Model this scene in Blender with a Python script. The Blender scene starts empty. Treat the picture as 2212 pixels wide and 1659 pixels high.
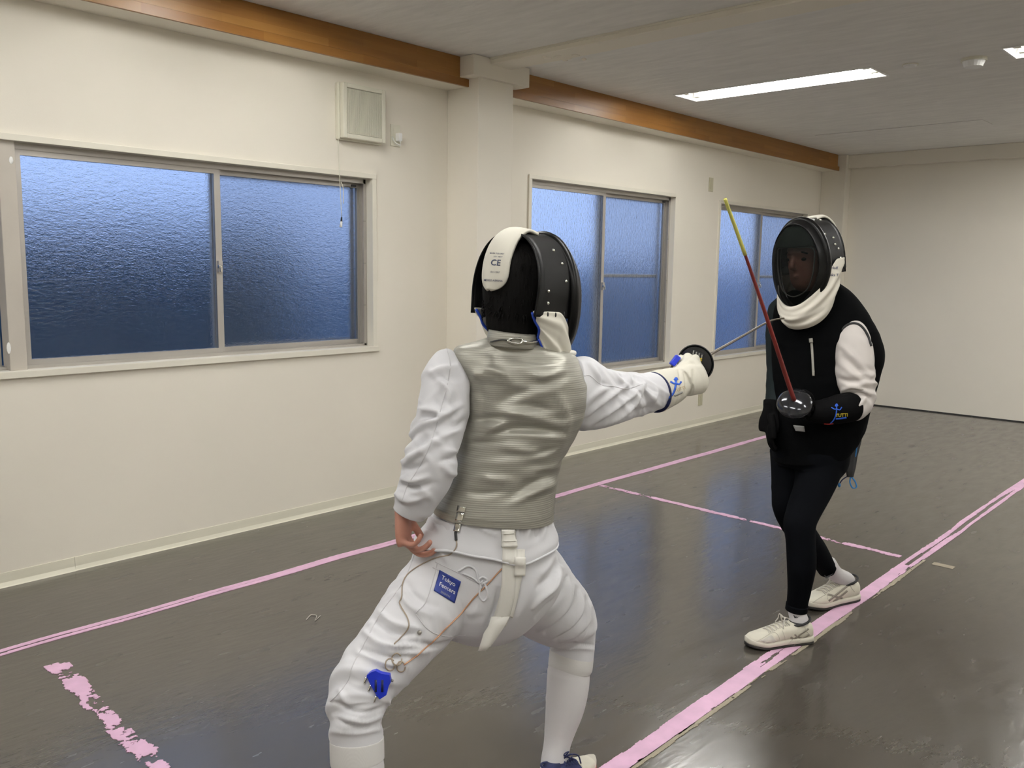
import bpy, bmesh, math, random
import numpy as np
from mathutils import Vector, Matrix
from mathutils.bvhtree import BVHTree

sc = bpy.context.scene
COL = sc.collection
PI = math.pi
# ------------------------------------------------------------------ camera
PW, PH, FPX = 2212.0, 1659.0, 1878.4
CAM_H = 1.45
yaw, pitch, roll = math.radians(42.633), math.radians(-7.594), math.radians(0.860)
F = np.array([math.cos(yaw)*math.cos(pitch), math.sin(yaw)*math.cos(pitch), math.sin(pitch)])
_r = np.array([math.sin(yaw), -math.cos(yaw), 0.0]); _u = np.cross(_r, F)
R = math.cos(roll)*_r + math.sin(roll)*_u
U = -math.sin(roll)*_r + math.cos(roll)*_u
C0 = np.array([0.0, 0.0, CAM_H])
Fh = np.array([math.cos(yaw), math.sin(yaw), 0.0])      # horizontal view direction
Rh = np.array([math.sin(yaw), -math.cos(yaw), 0.0])     # horizontal right
ZUP = np.array([0.0, 0.0, 1.0])
cd = bpy.data.cameras.new('camera'); cam = bpy.data.objects.new('camera', cd); COL.objects.link(cam)
cd.sensor_fit = 'HORIZONTAL'; cd.sensor_width = 36.0; cd.lens = 36.0*FPX/PW; cd.clip_start = 0.05
cam.matrix_world = Matrix(((R[0], U[0], -F[0], C0[0]), (R[1], U[1], -F[1], C0[1]), (R[2], U[2], -F[2], C0[2]), (0, 0, 0, 1)))
sc.camera = cam
# ------------------------------------------------------------------ world (dusk sky outside) and exposure
SKY = 1.15
TUBE = 73.0
w = bpy.data.worlds.new('world'); sc.world = w; w.use_nodes = True
w.node_tree.nodes['Background'].inputs[0].default_value = (0.42, 0.58, 1.0, 1)
w.node_tree.nodes['Background'].inputs[1].default_value = SKY
sc.view_settings.view_transform = 'Standard'; sc.view_settings.look = 'None'
sc.view_settings.exposure = 0.0; sc.view_settings.gamma = 1.0; sc.view_settings.use_curve_mapping = False

# ------------------------------------------------------------------ helpers
def ray(x, y):
    return F + R*((x-PW/2)/FPX) - U*((y-PH/2)/FPX)
def pt(x, y, d):
    return C0 + ray(x, y)*d
def on_z(x, y, z):
    d = ray(x, y); return C0 + d*((z-CAM_H)/d[2])
def on_y(x, y, Y):
    d = ray(x, y); return C0 + d*(Y/d[1])
def proj(P):
    v = np.asarray(P)-C0; d = v@F
    return np.array([PW/2+FPX*(v@R)/d, PH/2-FPX*(v@U)/d, d])
def unit(v):
    v = np.asarray(v, float); return v/max(1e-12, np.linalg.norm(v))

def mkobj(name, verts, faces, mat, parent=None, smooth=True, offs=None):
    me = bpy.data.meshes.new(name)
    me.from_pydata([tuple(map(float, v)) for v in verts], [], [tuple(map(int, f)) for f in faces])
    if smooth: me.polygons.foreach_set('use_smooth', [True]*len(me.polygons))
    me.update()
    bm = bmesh.new(); bm.from_mesh(me); bmesh.ops.recalc_face_normals(bm, faces=bm.faces); bm.to_mesh(me); bm.free()
    return link(name, me, mat, parent)
def link(name, me, mat, parent=None):
    o = bpy.data.objects.new(name, me); COL.objects.link(o)
    if mat is not None:
        me.materials.clear(); me.materials.append(mat)
    if parent is not None:
        o.parent = parent
        if parent.type == 'EMPTY':
            o.matrix_parent_inverse = Matrix.Translation(-Vector(parent.location))
    return o
def thing(name, label, cat, loc=(0, 0, 0), group=None, kind=None):
    o = bpy.data.objects.new(name, None); COL.objects.link(o); o.location = Vector([float(a) for a in loc]); o.empty_display_size = .1
    return tag(o, label, cat, group, kind)
def tag(o, label=None, cat=None, group=None, kind=None):
    if label: o['label'] = label
    if cat: o['category'] = cat
    if group: o['group'] = group
    if kind: o['kind'] = kind
    return o
class MB:
    def __init__(s): s.v = []; s.f = []
    def add(s, v, f):
        b = len(s.v); s.v += [tuple(p) for p in v]; s.f += [tuple(i+b for i in q) for q in f]; return s
    def box(s, a, b):
        x0, y0, z0 = a; x1, y1, z1 = b
        v = [(x0,y0,z0),(x1,y0,z0),(x1,y1,z0),(x0,y1,z0),(x0,y0,z1),(x1,y0,z1),(x1,y1,z1),(x0,y1,z1)]
        return s.add(v, [(0,3,2,1),(4,5,6,7),(0,1,5,4),(1,2,6,5),(2,3,7,6),(3,0,4,7)])
    def obox(s, c, ax, ay, az):
        c, ax, ay, az = map(np.asarray, (c, ax, ay, az))
        v = [c+sx*ax+sy*ay+sz*az for sz in (-1, 1) for sx, sy in ((-1,-1),(1,-1),(1,1),(-1,1))]
        return s.add(v, [(0,3,2,1),(4,5,6,7),(0,1,5,4),(1,2,6,5),(2,3,7,6),(3,0,4,7)])
    def build(s, name, mat, parent=None, smooth=False, bevel=0.0, seg=2):
        o = mkobj(name, s.v, s.f, mat, parent, smooth)
        if bevel > 0:
            bm = bmesh.new(); bm.from_mesh(o.data)
            bmesh.ops.bevel(bm, geom=bm.edges[:], offset=bevel, segments=seg, affect='EDGES', profile=.5)
            bm.to_mesh(o.data); bm.free()
            o.data.polygons.foreach_set('use_smooth', [False]*len(o.data.polygons))
        return o

def catmull(A, sub):
    A = np.asarray(A, float); n = len(A)
    if n == 2: sub_t = np.linspace(0, 1, sub+1)[:, None]; return A[0]*(1-sub_t)+A[1]*sub_t
    out = []
    P = np.vstack([2*A[0]-A[1], A, 2*A[-1]-A[-2]])
    for i in range(1, n):
        p0, p1, p2, p3 = P[i-1], P[i], P[i+1], P[i+2]
        for k in range(sub):
            t = k/sub
            out.append(.5*((2*p1)+(-p0+p2)*t+(2*p0-5*p1+4*p2-p3)*t*t+(-p0+3*p1-3*p2+p3)*t**3))
    out.append(A[-1]); return np.array(out)

def ringsurf(rings, n=64, sub=8, fold=None, cap=True, shrink=1.0):
    """rings: (centre, uvec, vvec, exponent).  Returns verts, faces."""
    A = np.array([np.concatenate([r[0], r[1], r[2], [r[3] if len(r) > 3 else 2.0]]) for r in rings])
    A = catmull(A, sub)
    C = A[:, 0:3]; Uv = A[:, 3:6]*shrink; Vv = A[:, 6:9]*shrink; E = A[:, 9]
    s = np.concatenate([[0], np.cumsum(np.linalg.norm(np.diff(C, axis=0), axis=1))])
    th = np.arange(n)*2*PI/n
    cs, sn = np.cos(th), np.sin(th)
    e = (2.0/np.clip(E, 1.2, 8))[:, None]
    cx = np.sign(cs)*np.abs(cs)[None, :]**e; sx = np.sign(sn)*np.abs(sn)[None, :]**e
    P = C[:, None, :] + cx[:, :, None]*Uv[:, None, :] + sx[:, :, None]*Vv[:, None, :]
    if fold is not None:
        S, T = np.meshgrid(s, th, indexing='ij')
        d = fold(S, T)
        N = P - C[:, None, :]; N /= np.maximum(1e-9, np.linalg.norm(N, axis=2, keepdims=True))
        P = P + N*d[:, :, None]
    m = len(C); V = P.reshape(-1, 3)
    I = np.arange(m*n).reshape(m, n); J = np.roll(I, -1, 1)
    faces = np.stack([I[:-1], J[:-1], J[1:], I[1:]], -1).reshape(-1, 4).tolist()
    V = V.tolist()
    if cap:
        faces.append(list(range(n))[::-1]); faces.append(list(range((m-1)*n, m*n)))
    return V, faces
def tube_rings(path, ref=None):
    """path: (point, a, b): a = half size across the view, b = half size towards the viewer."""
    Pn = np.array([p[0] for p in path], float); out = []
    ref = F if ref is None else np.asarray(ref, float)
    for i, p in enumerate(path):
        a = Pn[min(i+1, len(path)-1)]-Pn[max(i-1, 0)]; t = unit(a)
        u = unit(np.cross(t, ref)); v = unit(np.cross(u, t))
        if v @ ref > 0: v = -v
        b = p[2] if len(p) > 2 and p[2] else p[1]
        out.append((Pn[i], u*p[1], v*b, p[3] if len(p) > 3 else 2.0))
    return out
def tube(path, n=64, sub=8, fold=None, cap=True, ref=None, shrink=1.0):
    return ringsurf(tube_rings(path, ref), n, sub, fold, cap, shrink)
def ppath(L):
    """pixel path: (x, y, depth, half width px, depth ratio)"""
    return [(pt(x, y, d), hw*d/FPX, hw*d/FPX*(k[0] if k else 1.0)) for x, y, d, hw, *k in L]
def sil(L):
    """silhouette rings: ((xl,yl),(xr,yr), depth, half depth m, exponent)"""
    out = []
    for (l, r, d, b, *e) in L:
        dl, dr = d if isinstance(d, tuple) else (d, d)
        a = pt(l[0], l[1], dl); c = pt(r[0], r[1], dr)
        u = (c-a)/2; v = -Fh - unit(u)*(-Fh@unit(u)); out.append(((a+c)/2, u, unit(v)*b, e[0] if e else 2.3))
    return out
def folds(seed, N, smax, smin=0.0, slope=(-.03, .03), w=(.007, .018), amp=(.002, .006), L=(.5, 1.2), th=(0, 2*PI), neg=.35):
    rg = random.Random(seed)
    items = [(rg.uniform(smin, smax), rg.uniform(*th), rg.uniform(*slope), rg.uniform(*w), rg.uniform(*amp)*(-.8 if rg.random() < neg else 1), rg.uniform(*L)) for _ in range(N)]
    def fn(S, T):
        d = np.zeros_like(S)
        for s0, t0, m, ww, a, l in items:
            dt = (T-t0+PI) % (2*PI)-PI
            d += a*np.exp(-((S-s0-m*dt)/ww)**2)*np.exp(-(dt/l)**2)
        return d
    return fn
def addf(*fs):
    return lambda S, T: sum(f(S, T) for f in fs)
def remesh(parts, voxel=.005, smooth=4, fac=.5):
    mb = MB()
    for v, f in parts: mb.add(v, f)
    o = mkobj('tmp', mb.v, mb.f, None)
    m = o.modifiers.new('r', 'REMESH'); m.mode = 'VOXEL'; m.voxel_size = voxel; m.use_smooth_shade = True
    if smooth:
        m2 = o.modifiers.new('s', 'SMOOTH'); m2.iterations = smooth; m2.factor = fac
    dg = bpy.context.evaluated_depsgraph_get(); dg.update()
    me = bpy.data.meshes.new_from_object(o.evaluated_get(dg))
    old = o.data; bpy.data.objects.remove(o); bpy.data.meshes.remove(old)
    me.polygons.foreach_set('use_smooth', [True]*len(me.polygons))
    return me
def bvh_of(o):
    me = o.data
    return BVHTree.FromPolygons([tuple(v.co) for v in me.vertices], [tuple(p.vertices) for p in me.polygons])
def hit(bv, x, y, off=0.0):
    d = ray(x, y); dn = Vector(unit(d))
    for b in (bv if isinstance(bv, (list, tuple)) else [bv]):
        h = b.ray_cast(Vector(C0), dn)
        if h[0] is not None:
            n = np.array(h[1]);
            if n @ np.array(dn) > 0: n = -n
            return np.array(h[0])+n*off, n
    return None, None
def cord(P, r, n=8, sub=6):
    """round cord through 3d points"""
    return tube([(p, r) for p in P], n=n, sub=sub, ref=unit(F+np.array([.013, .021, .4])))
def cord_px(bv, L, r, sub=5, off=None):
    off = r*.9 if off is None else off
    Q = catmull(np.array(L, float), 6); P = []
    for x, y in Q:
        h, n = hit(bv, x, y, off)
        if h is not None: P.append(h)
    return cord(P, r, 8, 1) if len(P) > 1 else ([], [])
def sheet(G, n3, thick):
    """closed sheet from grid of points G[i][j] and normals, extruded by thick along the normals"""
    G = np.array(G); N = np.array(n3); a, b = G.shape[:2]
    top = (G+N*thick).reshape(-1, 3); bot = G.reshape(-1, 3); V = np.vstack([top, bot]); f = []; o = a*b
    for i in range(a-1):
        for j in range(b-1):
            p, q, r_, s_ = i*b+j, i*b+j+1, (i+1)*b+j+1, (i+1)*b+j
            f += [(p, q, r_, s_), (o+s_, o+r_, o+q, o+p)]
    for i in range(a-1):
        f += [(i*b, (i+1)*b, o+(i+1)*b, o+i*b), ((i+1)*b+b-1, i*b+b-1, o+i*b+b-1, o+(i+1)*b+b-1)]
    for j in range(b-1):
        f += [(j+1, j, o+j, o+j+1), ((a-1)*b+j, (a-1)*b+j+1, o+(a-1)*b+j+1, o+(a-1)*b+j)]
    return V.tolist(), f
def decal(bv, fn, a, b, thick=.0012, off=.0006):
    """sheet laid on a surface: fn(u,v) -> pixel"""
    G = []; N = []; last = None
    for i in range(a):
        g = []; m = []
        for j in range(b):
            x, y = fn(i/(a-1), j/(b-1)); h, n = hit(bv, x, y, off)
            if h is None:
                h, n = last if last is not None else (pt(x, y, 2.2), -F)
            last = (h, n); g.append(h); m.append(n)
        G.append(g); N.append(m)
    return sheet(G, N, thick)
def quad_px(p00, p10, p11, p01):
    p00, p10, p11, p01 = map(np.array, (p00, p10, p11, p01))
    return lambda u, v: tuple((1-u)*(1-v)*p00+u*(1-v)*p10+u*v*p11+(1-u)*v*p01)
def ribbon_px(bv, L, hw, thick=.002, a=24, b=4, off=.0006):
    Q = catmull(np.array(L, float), 12); T = np.gradient(Q, axis=0); T /= np.linalg.norm(T, axis=1, keepdims=True)
    def fn(u, v):
        k = u*(len(Q)-1); i = min(int(k), len(Q)-2); t = k-i
        p = Q[i]*(1-t)+Q[i+1]*t; q = T[i]*(1-t)+T[i+1]*t
        return tuple(p+np.array([-q[1], q[0]])*hw*(2*v-1))
    return decal(bv, fn, a, b, thick, off)
def text_px(bv, s, org, ex, ey, size, off=.0012, bold=.0, font_extrude=0):
    """lettering laid on a surface; org pixel of the text centre, ex/ey pixel unit axes (right, up), size px cap height"""
    cu = bpy.data.curves.new('txt', 'FONT'); cu.body = s; cu.align_x = 'CENTER'; cu.align_y = 'CENTER'; cu.size = 1.0; cu.offset = bold; cu.resolution_u = 3
    o = bpy.data.objects.new('txt', cu); COL.objects.link(o)
    dg = bpy.context.evaluated_depsgraph_get(); dg.update()
    me = bpy.data.meshes.new_from_object(o.evaluated_get(dg))
    bpy.data.objects.remove(o); bpy.data.curves.remove(cu)
    ex, ey = np.array(ex), np.array(ey); V = []
    for v in me.vertices:
        p = np.array(org)+(ex*v.co.x+ey*v.co.y)*size*1.4
        h, n = hit(bv, p[0], p[1], off); V.append(h if h is not None else pt(p[0], p[1], 2.3))
    f = [tuple(p.vertices) for p in me.polygons]; bpy.data.meshes.remove(me)
    return V, f
def poly_px(bv, pts_, off=.0012):
    V = []
    for p in pts_:
        h, n = hit(bv, p[0], p[1], off); V.append(h if h is not None else pt(p[0], p[1], 2.3))
    return V, [tuple(range(len(V)))]
def sphere(c, r, n=12, m=8, ax=None):
    c = np.asarray(c); ax = np.eye(3) if ax is None else ax; rr = np.ones(3)*r if np.isscalar(r) else np.asarray(r)
    V = []; f = []
    for i in range(m+1):
        p = PI*i/m
        for j in range(n):
            q = 2*PI*j/n; l = np.array([math.sin(p)*math.cos(q), math.sin(p)*math.sin(q), math.cos(p)])*rr
            V.append(c+ax[0]*l[0]+ax[1]*l[1]+ax[2]*l[2])
    for i in range(m):
        for j in range(n):
            f.append((i*n+j, i*n+(j+1) % n, (i+1)*n+(j+1) % n, (i+1)*n+j))
    return V, f
def vnoise(x, y, seed=0):
    rg = np.random.RandomState(seed); T = rg.rand(256, 256)
    xi = np.floor(x).astype(int); yi = np.floor(y).astype(int); fx = x-xi; fy = y-yi
    fx = fx*fx*(3-2*fx); fy = fy*fy*(3-2*fy)
    a = T[xi % 256, yi % 256]; b = T[(xi+1) % 256, yi % 256]; c = T[xi % 256, (yi+1) % 256]; d = T[(xi+1) % 256, (yi+1) % 256]
    return (a*(1-fx)+b*fx)*(1-fy)+(c*(1-fx)+d*fx)*fy

def sculpt(o, strokes):
    """push real folds into a garment: strokes = (pixel polyline of the fold line, half width px, height m)"""
    me = o.data; n = len(me.vertices); co = np.empty(n*3); me.vertices.foreach_get('co', co); co = co.reshape(-1, 3)
    no = np.empty(n*3); me.vertices.foreach_get('normal', no); no = no.reshape(-1, 3)
    v = co-C0; d = v@F; X = PW/2+FPX*(v@R)/d; Y = PH/2-FPX*(v@U)/d
    face = np.clip(-(no*v).sum(1)/np.linalg.norm(v, axis=1)*3.0, 0, 1)
    off = np.zeros(n)
    for L, w_, a in strokes:
        Q = catmull(np.array(L, float), 10); m = len(Q); q0 = Q.min(0)-4*w_; q1 = Q.max(0)+4*w_
        sel = np.where((X > q0[0]) & (X < q1[0]) & (Y > q0[1]) & (Y < q1[1]) & (face > 0))[0]
        if not len(sel): continue
        D2 = (X[sel, None]-Q[None, :, 0])**2+(Y[sel, None]-Q[None, :, 1])**2; k = D2.argmin(1); dm = D2.min(1)
        tap = np.sin(PI*np.clip(.12+.76*k/(m-1), 0, 1))
        off[sel] += 1.3*a*tap*np.exp(-dm/w_**2)
    co += no*(off*face)[:, None]
    me.vertices.foreach_set('co', co.ravel()); me.update()

# ------------------------------------------------------------------ materials
def nmat(name, col, rough=.6, metal=0.0, spec=.5, var=None, bump=None, coat=0, trans=0, ior=1.45, sheen=0, alpha=None, emit=None):
    """var=(scale, amount, (sx,sy,sz)) colour mottling; bump=(kind, scale, strength, dist, stretch)"""
    m = bpy.data.materials.new(name); m.use_nodes = True; nt = m.node_tree; b = nt.nodes['Principled BSDF']
    b.inputs['Base Color'].default_value = (*col, 1); b.inputs['Roughness'].default_value = rough; b.inputs['Metallic'].default_value = metal
    b.inputs['Specular IOR Level'].default_value = spec; b.inputs['Coat Weight'].default_value = coat; b.inputs['IOR'].default_value = ior
    b.inputs['Transmission Weight'].default_value = trans; b.inputs['Sheen Weight'].default_value = sheen
    if emit: b.inputs['Emission Color'].default_value = (*emit[0], 1); b.inputs['Emission Strength'].default_value = emit[1]
    tc = nt.nodes.new('ShaderNodeTexCoord')
    def mapped(st):
        mp = nt.nodes.new('ShaderNodeMapping'); mp.inputs['Scale'].default_value = st; nt.links.new(tc.outputs['Object'], mp.inputs[0]); return mp.outputs[0]
    if var:
        s_, am, st = (var+((1, 1, 1),))[:3] if len(var) == 2 else var
        nz = nt.nodes.new('ShaderNodeTexNoise'); nz.inputs['Scale'].default_value = s_; nz.inputs['Detail'].default_value = 6; nt.links.new(mapped(st), nz.inputs['Vector'])
        cr = nt.nodes.new('ShaderNodeValToRGB'); cr.color_ramp.elements[0].position = .3; cr.color_ramp.elements[1].position = .7
        cr.color_ramp.elements[0].color = (*[max(0, c*(1-am)) for c in col], 1); cr.color_ramp.elements[1].color = (*[min(1, c*(1+am)) for c in col], 1)
        nt.links.new(nz.outputs['Fac'], cr.inputs[0]); nt.links.new(cr.outputs[0], b.inputs['Base Color'])
    if bump:
        kind, s_, stg, dist, st = bump
        if kind == 'noise':
            nz = nt.nodes.new('ShaderNodeTexNoise'); nz.inputs['Scale'].default_value = s_; nz.inputs['Detail'].default_value = 4; ho = nz.outputs['Fac']
        elif kind == 'voronoi':
            nz = nt.nodes.new('ShaderNodeTexVoronoi'); nz.inputs['Scale'].default_value = s_; ho = nz.outputs['Distance']
        else:
            nz = nt.nodes.new('ShaderNodeTexWave'); nz.inputs['Scale'].default_value = s_; nz.bands_direction = kind; nz.inputs['Distortion'].default_value = 1.0; ho = nz.outputs['Fac']
        nt.links.new(mapped(st), nz.inputs['Vector'])
        bp = nt.nodes.new('ShaderNodeBump'); bp.inputs['Strength'].default_value = stg; bp.inputs['Distance'].default_value = dist
        nt.links.new(ho, bp.inputs['Height']); nt.links.new(bp.outputs[0], b.inputs['Normal'])
    return m
M = {}
M['wall'] = nmat('wall_paper', (.86, .815, .715), .75, spec=.25, var=(1.3, .02), bump=('noise', 260, .12, .002, (1, 1, 1)))
M['ceiling'] = nmat('ceiling_board', (.85, .835, .80), .9, spec=.1, var=(9, .05, (2.5, .5, 1)), bump=('noise', 28, .6, .006, (1.6, .35, 1)))
M['trim'] = nmat('painted_trim', (.80, .765, .66), .45, var=(3, .03))
M['alu'] = nmat('aluminium_sash', (.50, .475, .44), .42, metal=.55, var=(4, .06))
M['post'] = nmat('painted_post', (.53, .49, .43), .6, var=(5, .05))
M['vinyl'] = nmat('vinyl_skirting', (.80, .77, .64), .4, var=(6, .05, (.3, 1, 4)))
M['plastic'] = nmat('cream_plastic', (.74, .72, .60), .4)
M['plate'] = nmat('beige_plate', (.56, .53, .38), .5)
M['dark'] = nmat('dark_gap', (.03, .03, .03), .7)
M['chrome'] = nmat('chrome', (.75, .74, .70), .18, metal=1)
M['steel'] = nmat('dull_steel', (.42, .40, .36), .35, metal=.9)
M['white_enamel'] = nmat('white_enamel', (.86, .86, .84), .35)
M['tape'] = nmat('pink_tape', (.76, .48, .66), .5, var=(14, .10))
M['tape_old'] = nmat('tape_residue', (.33, .29, .22), .8)
M['cloth'] = nmat('white_jacket_cloth', (.69, .69, .715), .8, spec=.15, sheen=.15, bump=('noise', 900, .08, .001, (1, 1, 1)))
M['sock'] = nmat('white_knit_sock', (.68, .665, .67), .9, spec=.1, bump=('Z', 420, .25, .001, (1, 1, 1)))
M['cuff'] = nmat('white_elastic_cuff', (.70, .69, .67), .8, spec=.15, bump=('Z', 300, .3, .001, (1, 1, 1)))
M['black_cloth'] = nmat('black_cloth', (.006, .006, .007), .85, spec=.12)
M['black_fleece'] = nmat('black_padded_cloth', (.0022, .0024, .0027), .9, spec=.05, bump=('noise', 300, .2, .002, (1, 1, 1)))
M['legging'] = nmat('black_legging', (.0025, .003, .0042), .85, spec=.06)
M['white_glove'] = nmat('white_glove_leather', (.68, .655, .565), .6, spec=.3, bump=('noise', 220, .2, .002, (1, 1, 1)))
M['black_glove'] = nmat('black_glove', (.003, .003, .0033), .8, spec=.08)
M['skin'] = nmat('skin', (.42, .20, .145), .5, var=(20, .08))
M['hair'] = nmat('black_hair', (.0025, .0022, .002), .75, spec=.15, bump=('noise', 160, .5, .003, (1, 1, .15)))
M['mask_black'] = nmat('black_mask_trim', (.003, .003, .003), .34, spec=.22)
M['mask_band'] = nmat('black_mask_band', (.005, .005, .0053), .42, spec=.3, bump=('Z', 260, .15, .0006, (1, 1, 1)))
M['bib'] = nmat('off_white_bib', (.70, .675, .59), .7, spec=.2)
M['bib2'] = nmat('warm_white_bib', (.70, .665, .58), .75, spec=.15)
M['blue'] = nmat('blue_trim', (.012, .05, .38), .5)
M['print_blue'] = nmat('blue_print', (.02, .10, .55), .6)
M['print_dark'] = nmat('dark_print', (.05, .06, .12), .7)
M['print_yellow'] = nmat('yellow_print', (.55, .42, .03), .6)
M['print_tan'] = nmat('tan_print', (.55, .43, .25), .6)
M['print_red'] = nmat('red_print', (.45, .03, .02), .6)
M['print_grey'] = nmat('grey_print', (.28, .28, .27), .6)
M['patch'] = nmat('navy_patch', (.012, .03, .20), .6)
M['seam'] = nmat('seam_thread', (.60, .59, .61), .8)
M['copper'] = nmat('copper_wire', (.52, .30, .18), .4, metal=.3)
M['wire'] = nmat('clear_wire', (.36, .29, .22), .35)
M['plug'] = nmat('blue_plug', (.01, .03, .48), .35)
M['strap'] = nmat('white_webbing', (.78, .765, .71), .7, bump=('noise', 500, .2, .001, (1, 1, 1)))
M['buckle'] = nmat('white_buckle', (.84, .82, .76), .35)
M['guard_black'] = nmat('black_guard', (.006, .006, .007), .4)
M['guard_grey'] = nmat('polished_dark_guard', (.035, .036, .042), .14, metal=.6, coat=.3)
M['blade'] = nmat('steel_blade', (.16, .135, .11), .4, metal=.7)
M['red_blade'] = nmat('red_blade', (.17, .020, .015), .5, var=(5, .15))
M['yellow_tape'] = nmat('yellow_tip_tape', (.52, .50, .12), .5)
M['shoe'] = nmat('white_shoe', (.74, .71, .60), .5, var=(18, .10))
M['shoe_mesh'] = nmat('shoe_mesh', (.60, .58, .52), .7, var=(40, .1))
M['shoe_grey'] = nmat('silver_stripe', (.33, .30, .25), .35, metal=.3)
M['sole'] = nmat('dark_sole', (.02, .018, .017), .6)
M['sole_white'] = nmat('white_midsole', (.66, .63, .54), .55)
M['navy'] = nmat('navy_collar', (.010, .016, .07), .7)
M['lace'] = nmat('grey_lace', (.62, .59, .53), .7)
M['sole_red'] = nmat('red_sole_edge', (.55, .10, .08), .5)
M['eye'] = nmat('eye', (.02, .015, .012), .2)
M['lip'] = nmat('lip', (.30, .11, .08), .5)
M['pad_green'] = nmat('dark_green_padding', (.012, .030, .018), .8)
M['piping'] = nmat('grey_piping', (.22, .22, .20), .6)
M['cyan_cord'] = nmat('blue_cord', (.03, .20, .50), .6)
M['flap'] = nmat('charcoal_flap', (.02, .02, .021), .7)
M['zip'] = nmat('grey_zip', (.38, .37, .33), .5, metal=.2)

def mat_wood():
    m = nmat('laminated_wood', (.45, .22, .05), .38); nt = m.node_tree; b = nt.nodes['Principled BSDF']; tc = nt.nodes['Texture Coordinate']
    mp = nt.nodes.new('ShaderNodeMapping'); mp.inputs['Scale'].default_value = (1.0, 1.0, 1.0); nt.links.new(tc.outputs['Object'], mp.inputs[0])
    sp = nt.nodes.new('ShaderNodeSeparateXYZ'); nt.links.new(mp.outputs[0], sp.inputs[0])
    cb = nt.nodes.new('ShaderNodeCombineXYZ'); nt.links.new(sp.outputs[0], cb.inputs[0]); nt.links.new(sp.outputs[2], cb.inputs[1])
    br = nt.nodes.new('ShaderNodeTexBrick'); br.inputs['Scale'].default_value = 1.0; br.inputs['Brick Width'].default_value = .62; br.inputs['Row Height'].default_value = .042; br.inputs['Mortar Size'].default_value = .0006
    br.inputs['Color1'].default_value = (.36, .175, .042, 1); br.inputs['Color2'].default_value = (.27, .118, .024, 1); br.inputs['Mortar'].default_value = (.28, .12, .022, 1); br.offset = .37
    nt.links.new(cb.outputs[0], br.inputs['Vector'])
    nz = nt.nodes.new('ShaderNodeTexNoise'); nz.inputs['Scale'].default_value = 9; nz.inputs['Detail'].default_value = 5
    mp2 = nt.nodes.new('ShaderNodeMapping'); mp2.inputs['Scale'].default_value = (.25, 1, 4); nt.links.new(tc.outputs['Object'], mp2.inputs[0]); nt.links.new(mp2.outputs[0], nz.inputs['Vector'])
    mx = nt.nodes.new('ShaderNodeMixRGB'); mx.blend_type = 'MULTIPLY'; mx.inputs[0].default_value = .55
    nt.links.new(br.outputs['Color'], mx.inputs[1]); nt.links.new(nz.outputs['Color'], mx.inputs[2])
    bc = nt.nodes.new('ShaderNodeBrightContrast'); bc.inputs[1].default_value = .05
    cr = nt.nodes.new('ShaderNodeValToRGB'); cr.color_ramp.elements[0].color = (.72, .72, .72, 1); cr.color_ramp.elements[1].color = (1.15, 1.15, 1.15, 1)
    nt.links.new(nz.outputs['Fac'], cr.inputs[0]); nt.links.new(cr.outputs[0], mx.inputs[2]); mx.inputs[0].default_value = 1.0
    nt.links.new(mx.outputs[0], b.inputs['Base Color']); return m
M['wood'] = mat_wood()
def mat_floor():
    m = nmat('grey_vinyl_floor', (.118, .108, .094), .36, spec=.7); nt = m.node_tree; b = nt.nodes['Principled BSDF']; tc = nt.nodes['Texture Coordinate']
    def noise(scale, st, rot=0, det=6):
        mp = nt.nodes.new('ShaderNodeMapping'); mp.inputs['Scale'].default_value = st; mp.inputs['Rotation'].default_value = (0, 0, rot); nt.links.new(tc.outputs['Object'], mp.inputs[0])
        nz = nt.nodes.new('ShaderNodeTexNoise'); nz.inputs['Scale'].default_value = scale; nz.inputs['Detail'].default_value = det; nt.links.new(mp.outputs[0], nz.inputs['Vector']); return nz.outputs['Fac']
    def ramp(fac, p0, p1, c0, c1):
        cr = nt.nodes.new('ShaderNodeValToRGB'); e = cr.color_ramp.elements; e[0].position = p0; e[1].position = p1; e[0].color = (*c0, 1); e[1].color = (*c1, 1); nt.links.new(fac, cr.inputs[0]); return cr.outputs[0]
    base = ramp(noise(1.1, (1, 1, 1)), .3, .7, (.062, .054, .043), (.070, .062, .051))
    scr = ramp(noise(26, (1, 11, 1), .6), .60, .80, (0, 0, 0), (1, 1, 1))
    mx = nt.nodes.new('ShaderNodeMixRGB'); mx.inputs[2].default_value = (.112, .104, .092, 1); nt.links.new(base, mx.inputs[1])
    mm = nt.nodes.new('ShaderNodeMath'); mm.operation = 'MULTIPLY'; mm.inputs[1].default_value = .03; nt.links.new(scr, mm.inputs[0]); nt.links.new(mm.outputs[0], mx.inputs[0])
    nt.links.new(mx.outputs[0], b.inputs['Base Color'])
    rr = ramp(noise(5, (1, 3.5, 1), -.35), .25, .75, (.17, .17, .17), (.30, .30, .30)); nt.links.new(rr, b.inputs['Roughness'])
    bp = nt.nodes.new('ShaderNodeBump'); bp.inputs['Strength'].default_value = .07; bp.inputs['Distance'].default_value = .01; b.inputs['Coat Weight'].default_value = .38; b.inputs['Coat Roughness'].default_value = .14; nt.links.new(bp.outputs[0], b.inputs['Coat Normal'])
    nt.links.new(noise(12, (1, 3.0, 1), .5, 3), bp.inputs['Height']); nt.links.new(bp.outputs[0], b.inputs['Normal'])
    return m
M['floor'] = mat_floor()
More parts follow.
